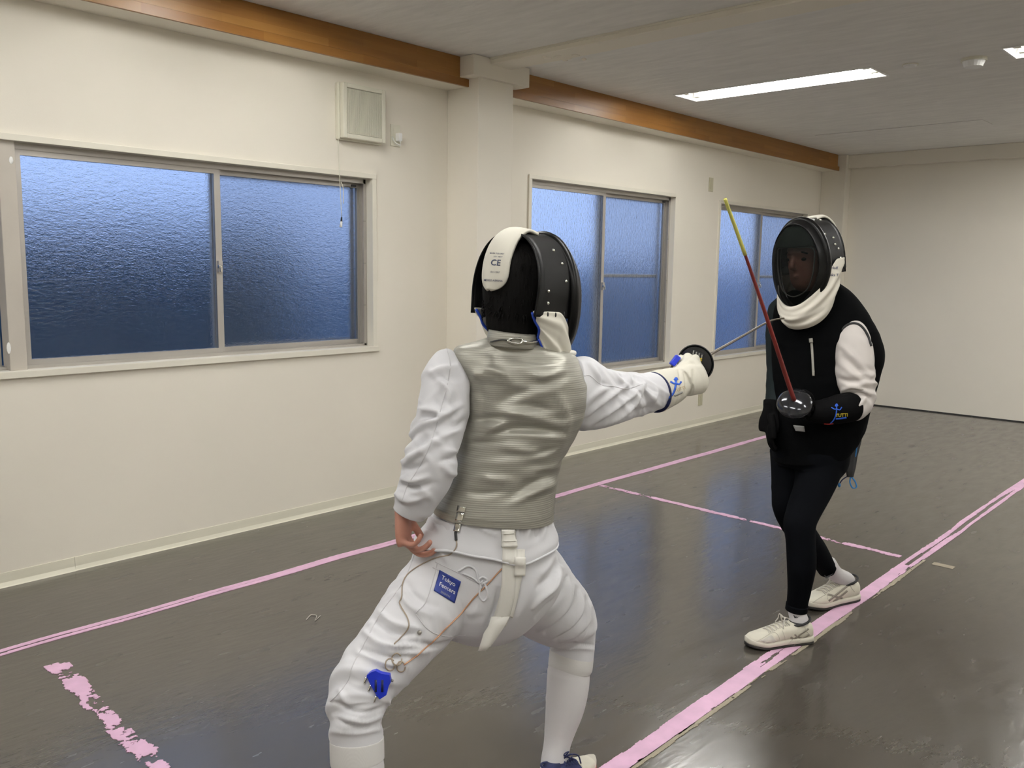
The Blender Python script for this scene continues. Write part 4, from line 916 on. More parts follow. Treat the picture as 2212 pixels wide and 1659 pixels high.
# hair
f_, l_, u_ = fr1; rg = random.Random(9)
HW = lambda x, y, z: hc1+f_*x+l_*y+u_*z
hv = ringsurf([(HW(-.020, 0, -.130), l_*.044, f_*.040, 2.2), (HW(-.034, 0, -.100), l_*.062, f_*.062, 2.2), (HW(-.030, 0, -.06), l_*.072, f_*.076, 2.2), (HW(-.020, 0, -.01), l_*.083, f_*.094, 2.2), (HW(-.014, 0, .04), l_*.087, f_*.100, 2.2), (HW(-.010, 0, .085), l_*.080, f_*.092, 2.2), (HW(-.008, 0, .118), l_*.052, f_*.060, 2.2), (HW(-.008, 0, .130), l_*.012, f_*.014, 2)], 64, 8, lambda S, T: .0022*np.sin(T*37+S*20)+.0016*np.sin(T*71+3))
tufts = [hv]
for k in range(110):
    a = rg.uniform(2.0, 4.3); z = rg.uniform(-.06, .07); b = HW(-.018+.092*math.cos(a), .084*math.sin(a), z); o_ = unit(f_*math.cos(a)+l_*math.sin(a)); q = rg.uniform(.010, .022)
    tufts.append(tube([(b-o_*.006, .0022), (b+o_*q*.35-u_*q*.5, .0016), (b+o_*q*.5*rg.uniform(.3, 1)-u_*q*1.1, .0004)], 5, 2, ref=unit(l_+f_*.3+u_*.2)))
joined('hair', tufts, M['hair'], P1)
# --- mask
band1, bib1, tg1, W1 = mask(P1, hc1, fr1, 1.03, 1); tag(band1, 'black fencing mask with white bib and tongue')
bvb = bvh_of(band1); bvbib = bvh_of(bib1); bvt = bvh_of(tg1)
for x, y in ((1195, 542), (1213, 570), (1222, 608), (1184, 629), (1183, 655)):
    p, n = hit(bvb, x, y, .001)
    if p is not None: vv, ff = sphere(p, .0042, 10, 6); mkobj('rivet', vv, ff, M['chrome'], band1)
for x, y in ((1183, 679), (1200, 680), (1218, 678)):
    p, n = hit([bvbib, bvb], x, y, .0005)
    if p is not None: vv, ff = sphere(p, (.0025, .0025, .006), 8, 6); mkobj('eyelet', vv, ff, M['dark'], band1)
ex, ey = np.array([.97, .05]), np.array([.16, -.98])
for s_, o_, sz in (('MASK FLEURET', (1074, 548), 3.4), ('350  NEW', (1076, 555), 3.2), ('CE', (1071, 568), 13), ('EN 13567', (1070, 588), 3.6), ('M2002-ABRINA', (1066, 606), 4.4)):
    vv, ff = text_px(bvt, s_, o_, ex, ey, sz, .0012, .012 if sz > 9 else .004); mkobj('printed_text', vv, ff, M['print_dark'], tg1, False)
# --- glove and outstretched hand
glp = ppath([(1412, 848, 2.535, 44, .95), (1420, 845, 2.55, 45, .95), (1440, 838, 2.58, 42, .95), (1456, 831, 2.605, 38, .95), (1470, 824, 2.625, 32, .95), (1478, 820, 2.635, 29, .95)])
ad = unit(pt(1505, 795, 2.70)-pt(1440, 838, 2.58))
palm_n = unit(np.cross(ZUP, ad)); th_up = unit(np.cross(ad, palm_n))*1.0
if th_up[2] < 0: th_up = -th_up
HO = -palm_n*.020
gh = hand_parts(pt(1466, 822, 2.62)+HO, ad, palm_n, th_up, .98, [(75, 85, 50), (80, 88, 55), (82, 90, 55), (85, 90, 55)], [(.55, .80, .45), (.10, .95, .35)], 1.50, .0)
gpart = [tube(glp, 64, 8, folds(81, 8, .12, .0, (-.01, .01), (.005, .009), (.001, .002), (.4, .9)))]+gh+[tube([(p+HO, a, b) for p, a, b in ppath([(1462, 824, 2.615, 34, .8), (1478, 814, 2.635, 40, .7), (1494, 808, 2.65, 41, .62), (1503, 803, 2.66, 30, .5)])], 40, 6, folds(83, 8, .1, .01, (-.01, .01), (.004, .007), (.0015, .003), (.6, 1.2)))]
glove1 = link('glove', remesh(gpart, .0028, 3, .5), M['white_glove'], P1); tag(glove1, 'white padded fencing glove gripping the foil')
sculpt(glove1, [([(1479, 806), (1484, 830), (1482, 852)], 2.8, -.006), ([(1497, 800), (1498, 825), (1493, 850)], 2.8, -.006), ([(1488, 800), (1491, 825), (1488, 850)], 3.5, .003), ([(1470, 792), (1490, 784), (1510, 786)], 4, -.004), ([(1466, 800), (1472, 830), (1470, 855)], 3, -.004)])
bvg = bvh_of(glove1)
v, f = tube([(p+0, a*1.02, b*1.02) for p, a, b in glp[:1]]+[(glp[0][0]+unit(glp[1][0]-glp[0][0])*.004, glp[0][1]*1.03, glp[0][2]*1.03)], 48, 2); mkobj('glove_binding', v, f, M['navy'], glove1)
def figure_logo(bv, o, s, mat, parent, rot=0.0, th=1.0):
    """leaping figure emblem: arms, head dot, long curved body"""
    c, sn = math.cos(rot), math.sin(rot); L = lambda x, y: (o[0]+s*(x*c-y*sn), o[1]+s*(x*sn+y*c)); parts = []
    body = [(0, -.42), (.02, -.15), (-.02, .2), (-.14, .5), (-.34, .72)]
    for pts_, hw in ((body, .055), ([(-.32, -.30), (-.12, -.20), (.02, -.22), (.22, -.18), (.34, -.36)], .05), ([(-.08, -.38), (0, -.52), (.08, -.40)], .07)):
        vv, ff = ribbon_px(bv, [L(*q) for q in pts_], s*hw*th, .0006, 16, 3, .0008); parts.append((vv, ff))
    return joined('emblem', parts, M[mat], parent)
figure_logo(bvg, (1458, 836), 36, 'print_blue', glove1, .10)
vv, ff = text_px(bvg, 'TUTTI', (1468, 841), (.93, -.36), (-.30, -.95), 6.5, .0012, .02); mkobj('printed_text', vv, ff, M['print_tan'], glove1, False)
vv, ff = ribbon_px(bvg, [(1456, 855), (1466, 851), (1474, 847)], 2.0, .0005, 8, 3, .0009); mkobj('printed_line', vv, ff, M['print_grey'], glove1)

# --- details laid on jacket, vest and breeches
bbr = bvh_of(br1); bj = bvh_of(jacket); bve = bvh_of(vest)
SURF = [bj, bbr]
def near(x, y, off=0.0):
    best = None
    for b in (bve, bj, bbr):
        p, n = hit(b, x, y, off)
        if p is not None and (best is None or (p-C0)@F < (best[0]-C0)@F): best = (p, n)
    return best
class Lower:
    def ray_cast(self, o, d):
        best = (None, None, None, None)
        for b in (bj, bbr):
            h = b.ray_cast(o, d)
            if h[0] is not None and (best[0] is None or h[3] < best[3]): best = h
        return best
LO = Lower()
class Multi:                                        # nearest of the three garments
    def ray_cast(self, o, d):
        best = (None, None, None, None)
        for b in (bve, bj, bbr):
            h = b.ray_cast(o, d)
            if h[0] is not None and (best[0] is None or h[3] < best[3]): best = h
        return best
ML = Multi()
# crotch strap with buckles
vv, ff = ribbon_px(LO, [(1097, 1112), (1098, 1150), (1100, 1190), (1099, 1240), (1096, 1285), (1088, 1320), (1078, 1345)], 15, .003, 60, 5, .0015); stp = mkobj('crotch_strap', vv, ff, M['strap'], P1); tag(stp, 'white webbing crotch strap with clip buckle')
vv, ff = ribbon_px(ML, [(1123, 1186), (1122, 1215), (1114, 1260), (1106, 1300), (1098, 1330)], 10, .003, 40, 4, .001); mkobj('strap_tail', vv, ff, M['strap'], stp)
vv, ff = ribbon_px(ML, [(1099, 1142), (1099, 1182)], 16.5, .010, 10, 5, .002); mkobj('buckle', vv, ff, M['buckle'], stp)
vv, ff = ribbon_px(ML, [(1122, 1204), (1121, 1242)], 11, .008, 10, 4, .002); mkobj('buckle', vv, ff, M['buckle'], stp)
for y0 in (1150, 1168):
    vv, ff = ribbon_px(ML, [(1084, y0), (1099, y0+1), (1114, y0)], 1.2, .002, 8, 3, .012); mkobj('buckle_bar', vv, ff, M['strap'], stp)
a_, n_ = hit(ML, 1078, 1338, .004)
v, f = sheet([[a_+R*(x-1078)*D1/FPX*1.0-U*(y-1338)*D1/FPX for x in (xl, (xl+xr)/2, xr)] for (xl, xr, y) in ((1062, 1100, 1330), (1056, 1090, 1350), (1046, 1080, 1365), (1040, 1066, 1385), (1034, 1050, 1402))], [[-F]*3]*5, .003); mkobj('strap_end', v, f, M['strap'], stp)
# pocket seam, patch, bow
for L_ in ([(945, 1216), (938, 1245), (920, 1300), (897, 1325)], [(897, 1325), (925, 1360), (960, 1374), (1006, 1372)], [(940, 1214), (985, 1235), (1035, 1262)], [(935, 1226), (980, 1247)],
           [(902, 1172), (893, 1205), (868, 1262), (822, 1325), (790, 1385), (762, 1438), (752, 1470), (730, 1500), (714, 1515)], [(965, 753+0), (972, 800), (948, 900), (930, 960), (905, 1010), (880, 1050), (868, 1085)] ):
    b = bj if L_[0][1] < 800 else ML
    v, f = cord_px(b, L_, .0011, off=.0004)
    if v: mkobj('seam', v, f, M['seam'], br1 if b is ML else jacket)
v, f = cord_px(bj, [(1262, 812), (1275, 812), (1300, 832), (1322, 834), (1352, 840), (1388, 830)], .0011, off=.0004); mkobj('seam', v, f, M['seam'], jacket)
vv, ff = decal(ML, quad_px((950, 1231), (996, 1256), (981, 1303), (937, 1276)), 14, 14, .0016, .0008); pa = mkobj('name_patch', vv, ff, M['patch'], br1); tag(pa, 'navy blue square name patch')
bpa = bvh_of(pa); ex, ey = np.array([.87, .49]), np.array([.28, -.96])
for s_, o_, sz, mt in (('Tokyo', (969, 1255), 11.5, 'cloth'), ('Fencers', (966, 1271), 11, 'cloth'), ('DSOON', (962, 1284), 5.5, 'print_grey')):
    vv, ff = text_px(bpa, s_, o_, ex, ey, sz*.82, .0012, .012); mkobj('patch_lettering', vv, ff, M[mt], pa, False)
for L_ in ([(990, 1234), (1012, 1222), (1028, 1232), (1034, 1252), (1040, 1270)], [(1000, 1238), (1020, 1246), (1035, 1258), (1044, 1254)], [(1038, 1260), (1034, 1252), (1044, 1246), (1053, 1254), (1040, 1262)], [(1038, 1262), (1036, 1285), (1044, 1297), (1053, 1286), (1048, 1262), (1040, 1258)]):
    v, f = cord_px(ML, L_, .0026)
    if v: mkobj('bow_lace', v, f, M['cloth'], br1)
p, n = hit(bbr, 906, 1366, .001); vv, ff = sphere(p, .0055, 12, 6); mkobj('snap_button', vv, ff, M['steel'], br1)
# body wire, clip and plug
v, f = cord_px(ML, [(986, 1166), (986, 1182), (972, 1198), (945, 1204), (910, 1220), (882, 1240), (870, 1262), (868, 1290), (864, 1305), (880, 1335), (882, 1355), (868, 1375), (851, 1392)], .0016); bw = mkobj('body_wire', v, f, M['wire'], P1); tag(bw, 'thin body wire with blue three-pin plug')
v, f = cord_px(ML, [(1084, 1228), (1055, 1260), (1025, 1290), (998, 1322), (965, 1355), (935, 1385), (905, 1412), (872, 1436)], .0019); mkobj('wire_length', v, f, M['copper'], bw)
v, f = cord_px(ML, [(985, 1150), (986, 1168)], .0034); mkobj('wire_sleeve', v, f, M['dark'], bw)
for cx, cy, r_ in ((857, 1424, 11), (842, 1436, 10), (866, 1440, 9)):
    v, f = cord_px(ML, [(cx+r_*math.cos(a), cy+1.2*r_*math.sin(a)) for a in np.linspace(0, 5.6, 10)], .0016); mkobj('wire_coil', v, f, M['wire'], bw)
p, n = hit(ML, 822, 1474, .0); dd = (p-C0)@F
def flat(x, y, z): return p+R*(x-822)*dd/FPX-U*(y-1474)*dd/FPX-F*z
pl = [(795, 1453), (804, 1446), (814, 1443), (826, 1449), (844, 1452), (847, 1467), (842, 1476), (837, 1495), (823, 1504), (812, 1488), (800, 1466)]
V_ = [flat(x, y, .020) for x, y in pl]+[flat(x, y, .004) for x, y in pl]; m_ = len(pl)
plg = mkobj('plug', V_, [tuple(range(m_)), tuple(range(m_, 2*m_))[::-1]]+[(k, (k+1) % m_, m_+(k+1) % m_, m_+k) for k in range(m_)], M['plug'], bw, False)
for x, y in ((794, 1458), (803, 1475), (815, 1498)):
    v, f = cord([flat(x, y, .012), flat(x-3, y+7, .013), flat(x-5, y+15, .013)], .0026, 8, 2); mkobj('pin', v, f, M['chrome'], plg)
for x in (815, 829):
    v, f = sheet([[flat(x-2.5, 1462, .0201), flat(x+2.5, 1462, .0201)], [flat(x-3, 1488, .0201), flat(x+2, 1488, .0201)]], [[-F]*2]*2, .0006); mkobj('plug_slot', v, f, M['navy'], plg)
vv, ff = sphere(flat(849, 1466, .012), .0035, 8, 6); mkobj('plug_screw', vv, ff, M['steel'], plg)
for (y0, y1, w_) in ((1094, 1106, 8), (1108, 1128, 7), (1130, 1150, 6)):
    vv, ff = ribbon_px(ML, [(1000-(y0-1094)*.22, y0), (1000-(y1-1094)*.22, y1)], w_, .006, 8, 4, .002); mkobj('crocodile_clip', vv, ff, M['chrome'], bw)
# mask cord and clip at the nape
class Nape:
    def ray_cast(self, o, d):
        best = (None, None, None, None)
        for b in NP:
            h = b.ray_cast(o, d)
            if h[0] is not None and (best[0] is None or h[3] < best[3]): best = h
        return best
NP = [bve, bvh_of(vcol)]; NA = Nape()
v, f = cord_px(NA, [(1062, 738), (1085, 734), (1105, 737)], .0018, off=.003); mc = mkobj('mask_cord', v, f, M['dark'], P1)
v, f = cord_px(NA, [(1098, 734), (1112, 731), (1126, 733), (1124, 741), (1108, 740), (1096, 736)], .0028, off=.004); mkobj('clip', v, f, M['chrome'], mc)
v, f = cord_px(NA, [(1126, 737), (1142, 740), (1158, 738)], .0036, off=.004); mkobj('clip', v, f, M['chrome'], mc)
p, n = hit(ML, 1236, 763, .006)
if p is None: p = pt(1236, 763, 2.17)
vv, ff = sphere(p, (.013, .010, .008), 12, 8); mkobj('bib_toggle', vv, ff, M['strap'], P1)

# ================================================================== FOIL OF THE FENCER IN WHITE
def foil(label, G, n, blade_pts, r_guard, gm, bm_, radii, tipmat=None, text=False, group='fencing foils'):
    n = unit(n); a = unit(np.cross(n, ZUP)); b = np.cross(a, n)
    t = thing('fencing_foil', label, 'foil', G, group)
    V = []; fc = []; m = 40; prof = [(1.0, -.020), (.97, -.016), (.85, -.008), (.6, .001), (.35, .005), (.1, .007)]
    for r_, z in prof:
        for j in range(m): V.append(G+(a*math.cos(2*PI*j/m)+b*math.sin(2*PI*j/m))*r_*r_guard+n*z)
    for i in range(len(prof)-1):
        for j in range(m): fc.append((i*m+j, i*m+(j+1) % m, (i+1)*m+(j+1) % m, (i+1)*m+j))
    fc.append(tuple((len(prof)-1)*m+j for j in range(m)))
    g = mkobj('guard', V, fc, gm, t); md = g.modifiers.new('t', 'SOLIDIFY'); md.thickness = .003; md.offset = 0
    pad = [G+(a*math.cos(2*PI*j/m)+b*math.sin(2*PI*j/m))*.9*r_guard-n*.014 for j in range(m)]; pad2 = [q-n*.006 for q in pad]
    pd = mkobj('guard_pad', pad+pad2, [(j, (j+1) % m, m+(j+1) % m, m+j) for j in range(m)]+[tuple(range(m))[::-1], tuple(range(m, 2*m))], M['guard_black'], g, False)
    v, f = tube([(p, r_) for p, r_ in zip(blade_pts, radii)], n=8, sub=6, ref=unit(F*.3+ZUP)); bl = mkobj('blade', v, f, bm_, t)
    e = unit(blade_pts[-1]-blade_pts[-2]); v, f = tube([(blade_pts[-1]-e*.012, radii[-1]*1.25), (blade_pts[-1]+e*.004, radii[-1]*1.35)], 12, 2, ref=unit(F*.3+ZUP)); mkobj('tip', v, f, tipmat or M['steel'], bl)
    v, f = tube([(G-n*.018, .011), (G-n*.04, .009), (G-n*.06, .008), (G-n*.08-b*.004, .006)], 16, 4, ref=b); mkobj('grip', v, f, M['guard_black'], t)
    return t, g, pd, bl, (a, b, n)
G1 = pt(1507, 782, 2.665)
bp1 = [pt(1509, 781, 2.67), pt(1533, 766, 2.73), pt(1590, 734, 2.95), pt(1650, 700, 3.18), pt(1672, 691, 3.27), pt(1697, 687, 3.335)]
foil1, g1, pd1, bl1, ax1 = foil('steel foil with black guard pointed by the white-gloved hand at the other fencer', G1, bp1[2]-bp1[1], bp1, .057, M['guard_black'], M['blade'], [.0055, .0055, .0048, .0042, .0036, .0032])
bvp = bvh_of(pd1)
for s_, o_, sz in (('FOIL', (1512, 768), 6), ('PAD', (1516, 776), 6)):
    vv, ff = text_px(bvp, s_, o_, (.75, .6), (.5, -.85), sz, .001, .01)
vv, ff = decal(bvp, quad_px((1495, 754), (1522, 765), (1518, 779), (1500, 768)), 8, 6, .0006, .0006); mkobj('pad_label', vv, ff, M['flap'], g1)
for k in range(4):
    vv, ff = ribbon_px(bvp, [(1499+k*6, 757+k*3), (1497+k*6, 768+k*3)], 1.3, .0005, 5, 3, .0014); mkobj('label_mark', vv, ff, M['print_grey'], g1)
vv, ff = ribbon_px(bvp, [(1515, 773), (1514, 780)], 2.4, .0005, 5, 3, .0014); mkobj('label_mark', vv, ff, M['print_yellow'], g1)
c_ = pt(1458, 779, 2.645); mbx = MB().obox(c_, unit(R*.6+U*.8)*.017, unit(np.cross(unit(R*.6+U*.8), F))*.009, F*.012); mbx.build('cord_plug', M['plug'], foil1, bevel=.003)
v, f = cord([pt(1453, 790, 2.64), pt(1449, 797, 2.64), pt(1446, 806, 2.63)], .004); mkobj('plug_lead', v, f, M['dark'], foil1)
# ================================================================== PERSON IN BLACK (facing the camera)
P2 = thing('person', 'fencer in black with one white sleeve, standing guard and facing the camera', 'person', (3.38, 1.42, 0))
tor = sil([((1712, 628), (1812, 612), 3.42, .065), ((1690, 642), (1838, 632), 3.43, .085), ((1676, 664), (1862, 662), 3.44, .110), ((1670, 705), (1884, 700), 3.45, .130), ((1668, 760), (1905, 757), 3.46, .140), ((1668, 820), (1895, 812), 3.47, .140),
           ((1668, 880), (1876, 876), 3.48, .140), ((1668, 928), (1864, 922), 3.49, .140), ((1672, 968), (1846, 955), 3.50, .138), ((1674, 996), (1826, 982), 3.50, .130)])
v, f = ringsurf(tor, 96, 10, folds(101, 30, .70, .1, (-.05, .05), (.010, .022), (.001, .004), (.3, .8))); jk = mkobj('jacket', v, f, M['black_fleece'], P2); tag(jk, 'black padded coaching jacket')
hp_ = ppath([(1752, 975, 3.50, 82, .9), (1750, 1000, 3.50, 78, .9), (1745, 1020, 3.50, 66, .9)])
lleg = ppath([(1772, 975, 3.48, 55), (1766, 1020, 3.45, 48), (1757, 1055, 3.42, 41), (1735, 1106, 3.37, 36), (1727, 1135, 3.35, 34), (1729, 1165, 3.355, 31), (1731, 1200, 3.36, 31), (1731, 1228, 3.365, 30), (1727, 1270, 3.40, 25), (1722, 1305, 3.43, 22), (1720, 1318, 3.435, 22)])
rleg = ppath([(1712, 975, 3.57, 48), (1707, 1020, 3.56, 40), (1704, 1060, 3.55, 36), (1704, 1095, 3.54, 34), (1716, 1128, 3.57, 31), (1738, 1158, 3.63, 28), (1762, 1190, 3.70, 25), (1780, 1218, 3.75, 21), (1788, 1232, 3.77, 20)])
lf = folds(111, 14, .9, .1, (-.02, .02), (.006, .012), (.0008, .002), (.5, 1.1))
me = remesh([tube(hp_, 48, 6), tube(lleg, 56, 8, lf), tube(rleg, 56, 8, lf)], .005, 4, .5); lg = link('leggings', me, M['legging'], P2); tag(lg, 'black leggings')
for q in (lleg[-1], rleg[-1]):
    pass
v, f = tube([(p, a*1.06, b*1.06) for p, a, b in lleg[-3:]][1:], 40, 4); mkobj('ankle_cuff', v, f, M['legging'], lg)
# socks and shoes
sh1, fa = shoe(P2, on_z(1750, 1384, 0), on_z(1612, 1398, 0), 1.08, 'shoe', hgt=.98, collar='flap'); laces(sh1, fa, 'lace', 6, 5, True)
sh2, fb = shoe(P2, on_z(1848, 1293, 0), on_z(1738, 1316, 0), 1.05, 'shoe', lift=.0, hgt=.98, collar='flap'); laces(sh2, fb, 'lace', 6, 6, True)
def sock_path(leg, fr_):
    heel, t, nL, L, k = fr_; A = heel+t*(L*.20); p0 = leg[-1][0]; r0 = leg[-1][1]
    return [(p0+ZUP*.03, r0*.88, r0*.88), (p0*.6+(A+ZUP*.10)*.4-ZUP*.0, .034, .034), (A+ZUP*.092, .036, .034), (A+ZUP*.05, .036, .028)]
lso2 = sock_path(lleg, fa); rso2 = sock_path(rleg, fb)
v, f = tube(lso2, 40, 6, folds(121, 6, .1, 0, (-.01, .01), (.004, .007), (.001, .002), (.5, 1))); sk1 = mkobj('sock', v, f, M['sock'], P2)
v, f = tube(rso2, 40, 6, folds(122, 6, .1, 0, (-.01, .01), (.004, .007), (.001, .002), (.5, 1))); sk2 = mkobj('sock', v, f, M['sock'], P2)
def swoosh(bv, o, s, parent, rot=0.0):
    c, sn = math.cos(rot), math.sin(rot); P = [(-.5, -.12), (-.36, .22), (-.1, .20), (.5, -.28), (-.08, .02), (-.30, .03), (-.42, -.12)]
    vv, ff = poly_px(bv, [(o[0]+s*(x*c-y*sn), o[1]+s*(x*sn+y*c)) for x, y in P], .0025); return mkobj('emblem', vv, ff, M['dark'], parent, False)
swoosh(bvh_of(sk1), (1724, 1331), 20, sk1, .05); swoosh(bvh_of(sk2), (1791, 1244), 21, sk2, -.1)
for o_, sets in ((sh1, ([(1702, 1394), (1722, 1375), (1746, 1358)], [(1716, 1396), (1733, 1380), (1748, 1370)], [(1708, 1376), (1722, 1384), (1738, 1384)], [(1716, 1370), (1730, 1378), (1742, 1378)])),
                 (sh2, ([(1790, 1298), (1812, 1280), (1836, 1262)], [(1800, 1300), (1818, 1286), (1830, 1276)], [(1788, 1284), (1806, 1289), (1820, 1292)]))):
    bv = bvh_of(o_)
    for L_ in sets:
        vv, ff = ribbon_px(bv, L_, 2.0, .0012, 14, 3, .0006); mkobj('stripe', vv, ff, M['shoe_grey'], o_)
for o_, Ls in ((sh1, ([(1622, 1392), (1645, 1380), (1672, 1366), (1684, 1380), (1678, 1398)], [(1632, 1396), (1660, 1386), (1676, 1392)], [(1690, 1362), (1696, 1380), (1692, 1398)], [(1735, 1346), (1742, 1362), (1750, 1372)])), (sh2, ([(1752, 1304), (1770, 1292), (1784, 1284)], [(1786, 1280), (1788, 1295)], [(1830, 1252), (1838, 1268), (1846, 1278)]))):
    bv = bvh_of(o_)
    for L_ in Ls:
        v, f = cord_px(bv, L_, .0016, off=.0004)
        if v: mkobj('overlay_seam', v, f, M['sole_white'], o_)
vv, ff = decal(bvh_of(sh1), quad_px((1642, 1384), (1666, 1372), (1678, 1384), (1664, 1393)), 8, 8, .0006, .0004); mkobj('mesh_panel', vv, ff, M['shoe_mesh'], sh1)
# sleeves
wsl = ppath([(1840, 693, 3.37, 12, .8), (1842, 708, 3.355, 27, .85), (1843, 738, 3.34, 38, .9), (1844, 775, 3.33, 42, .9), (1847, 812, 3.325, 41, .9), (1853, 842, 3.32, 37, .9), (1857, 864, 3.315, 31, .95), (1846, 880, 3.305, 29, 1), (1828, 883, 3.295, 27, 1)])
v, f = tube(wsl, 72, 10, addf(folds(131, 26, .40, .06, (-.06, .06), (.007, .014), (.002, .006), (.4, .9), (0, 2*PI), .4), lambda S, T: .006*np.sin(S*170+T)*np.exp(-((S-.27)/.05)**2)*np.exp(-(((T-1.2+PI) % (2*PI)-PI)/1.2)**2))); ws = mkobj('sleeve', v, f, nmat('off_white_sleeve', (.66, .62, .59), .8, spec=.15), P2); tag(ws, 'white jacket sleeve')
sculpt(ws, [([(1815, 745), (1843, 769), (1868, 799)], 6, .009), ([(1822, 772), (1853, 798), (1874, 816)], 5, -.009), ([(1812, 785), (1840, 805), (1868, 826)], 6, .007), ([(1820, 843), (1843, 835), (1863, 842), (1880, 851)], 4, .009), ([(1822, 852), (1853, 848), (1876, 858)], 4, -.009), ([(1848, 882), (1862, 868), (1872, 856)], 5, .009), ([(1836, 875), (1850, 864), (1858, 858)], 4, -.007), ([(1808, 815), (1830, 824), (1855, 828)], 5, -.006)])
bsl = ppath([(1692, 648, 3.47, 16, .8), (1686, 668, 3.49, 26, .9), (1682, 720, 3.50, 27), (1680, 780, 3.50, 24), (1678, 830, 3.49, 22), (1672, 870, 3.47, 19), (1668, 888, 3.46, 18)])
v, f = tube(bsl, 48, 8, folds(141, 16, .4, .05, (-.03, .03), (.007, .014), (.001, .003), (.4, .9))); mkobj('sleeve', v, f, nmat('dark_teal_black_sleeve', (.009, .013, .014), .8, spec=.15), P2)
# piping round the white sleeve's armhole
bws = bvh_of(ws); bjk = bvh_of(jk)
v, f = cord_px([bws, bjk], [(1803, 748), (1811, 724), (1826, 706), (1842, 699), (1858, 704), (1872, 722), (1881, 748)], .005, off=.002); mkobj('armhole_piping', v, f, M['flap'], ws)
# gloves
G2 = pt(1716, 866, 3.17)
gp = ppath([(1845, 878, 3.305, 30, 1), (1838, 879, 3.30, 32, 1), (1815, 883, 3.29, 32, 1), (1785, 889, 3.28, 28, 1), (1762, 889, 3.275, 24, 1), (1748, 886, 3.27, 22, 1)])
tip2 = pt(1567, 432, 2.68); n2 = unit(tip2-G2); nz2 = unit(n2*.80-F*.45)
ad2 = unit(pt(1722, 876, 3.22)-pt(1760, 890, 3.255)); pn2 = unit(-F*.55-U*.2+R*.1); pn2 = unit(pn2-ad2*(pn2@ad2)); tu2 = unit(np.cross(ad2, pn2)); tu2 = tu2 if tu2[2] > 0 else -tu2
gh2 = hand_parts(pt(1757, 887, 3.275), ad2, pn2, tu2, .92, [(80, 85, 60)]*4, [(.6, .7, .1), (.2, .95, .1)], 1.2, 0)
glv = link('glove', remesh([tube(gp, 48, 6, folds(151, 8, .2, 0, (-.01, .01), (.006, .01), (.001, .002), (.4, .9)))]+gh2, .0035, 3, .5), M['black_glove'], P2); tag(glv, 'black glove holding the red foil')
bg2 = bvh_of(glv)
figure_logo(bg2, (1806, 891), 34, 'print_blue', glv, .06, .62)
vv, ff = text_px(bg2, 'TUTTI', (1818, 897), (.99, -.06), (.05, -.99), 7, .0012, .03); mkobj('printed_text', vv, ff, M['print_yellow'], glv, False)
vv, ff = ribbon_px(bg2, [(1805, 905), (1816, 904), (1828, 902)], 1.6, .0005, 8, 3, .001); mkobj('printed_line', vv, ff, M['print_blue'], glv)
vv, ff = ribbon_px(bg2, [(1780, 915), (1790, 915.5), (1800, 914.5)], .9, .0008, 8, 3, .0012); mkobj('printed_line', vv, ff, M['print_red'], glv)
wr2 = pt(1664, 884, 3.455)
gr = hand_parts(wr2, unit(-U*1.0-R*.08+F*.02), unit(R*.75+F*.5), unit(-F*.85-R*.1), 1.0, [(12, 22, 18), (15, 25, 18), (18, 28, 20), (22, 30, 20)], [(.5, .85, .2), (.2, .97, .2)], 1.22)
glr = link('glove', remesh(gr+[tube([(pt(1669, 866, 3.465), .036), (pt(1667, 880, 3.46), .034), (wr2, .030)], 24, 4)], .0035, 3, .5), M['black_glove'], P2); tag(glr, 'black glove hanging at the side')
# continuous body
hd2 = unit(-.84*Rh-.54*Fh); fr2 = frame_from(hd2, .12, .03); hc2 = pt(1752, 559, 3.34)
s2 = 1.06
parts = [ringsurf(tor, 48, 5, None, True, .88), tube([(p, a*.86, b*.86) for p, a, b in hp_], 32, 4), tube([(p, a*.82, b*.82) for p, a, b in lleg], 32, 5), tube([(p, a*.82, b*.82) for p, a, b in rleg], 32, 5), tube([(p, a*.8, b*.8) for p, a, b in lso2], 24, 4), tube([(p, a*.8, b*.8) for p, a, b in rso2], 24, 4),
         tube([(p, a*.66, b*.66) for p, a, b in wsl], 32, 5), tube([(p, a*.72, b*.72) for p, a, b in bsl], 32, 5), tube([(p, a*.7, b*.7) for p, a, b in gp], 24, 4), tube([(pt(1672, 850, 3.475), .024), (pt(1667, 880, 3.46), .018)], 20, 3), tube([(pt(1772, 650, 3.44), .062), (pt(1766, 620, 3.40), .056), (hc2, .055)], 32, 5)]
parts += [tube([(lso2[2][0], .028), (sh_a[0]+sh_a[1]*sh_a[3]*.25+ZUP*.045, .022), (sh_a[0]+sh_a[1]*sh_a[3]*.70+ZUP*.034, .012)], 20, 4) for sh_a in (fa,)]
parts += [tube([(rso2[2][0], .028), (fb[0]+fb[1]*fb[3]*.25+ZUP*.045, .022), (fb[0]+fb[1]*fb[3]*.70+ZUP*.034, .012)], 20, 4)]
parts += head_parts(hc2, fr2, 1.02, True)
body2 = link('body', remesh(parts, .005, 3, .5), M['skin'], P2)
f_, l_, u_ = fr2; HW2 = lambda x, y, z: hc2+f_*x*1.02+l_*y*1.02+u_*z*1.02
for sg in (1, -1):
    vv, ff = sphere(HW2(.083, sg*.032, .006), np.array([.006, .013, .0065]), 14, 8, np.array([f_, l_, u_])); mkobj('eye', vv, ff, M['eye'], body2)
    v, f = cord([HW2(.086, sg*.016, .028), HW2(.090, sg*.030, .033), HW2(.080, sg*.050, .026)], .0032, 8, 4); mkobj('eyebrow', v, f, M['hair'], body2)
v, f = cord([HW2(.084, .022, -.058), HW2(.0975, 0, -.056), HW2(.084, -.022, -.058)], .003, 8, 4); mkobj('mouth', v, f, M['lip'], body2)
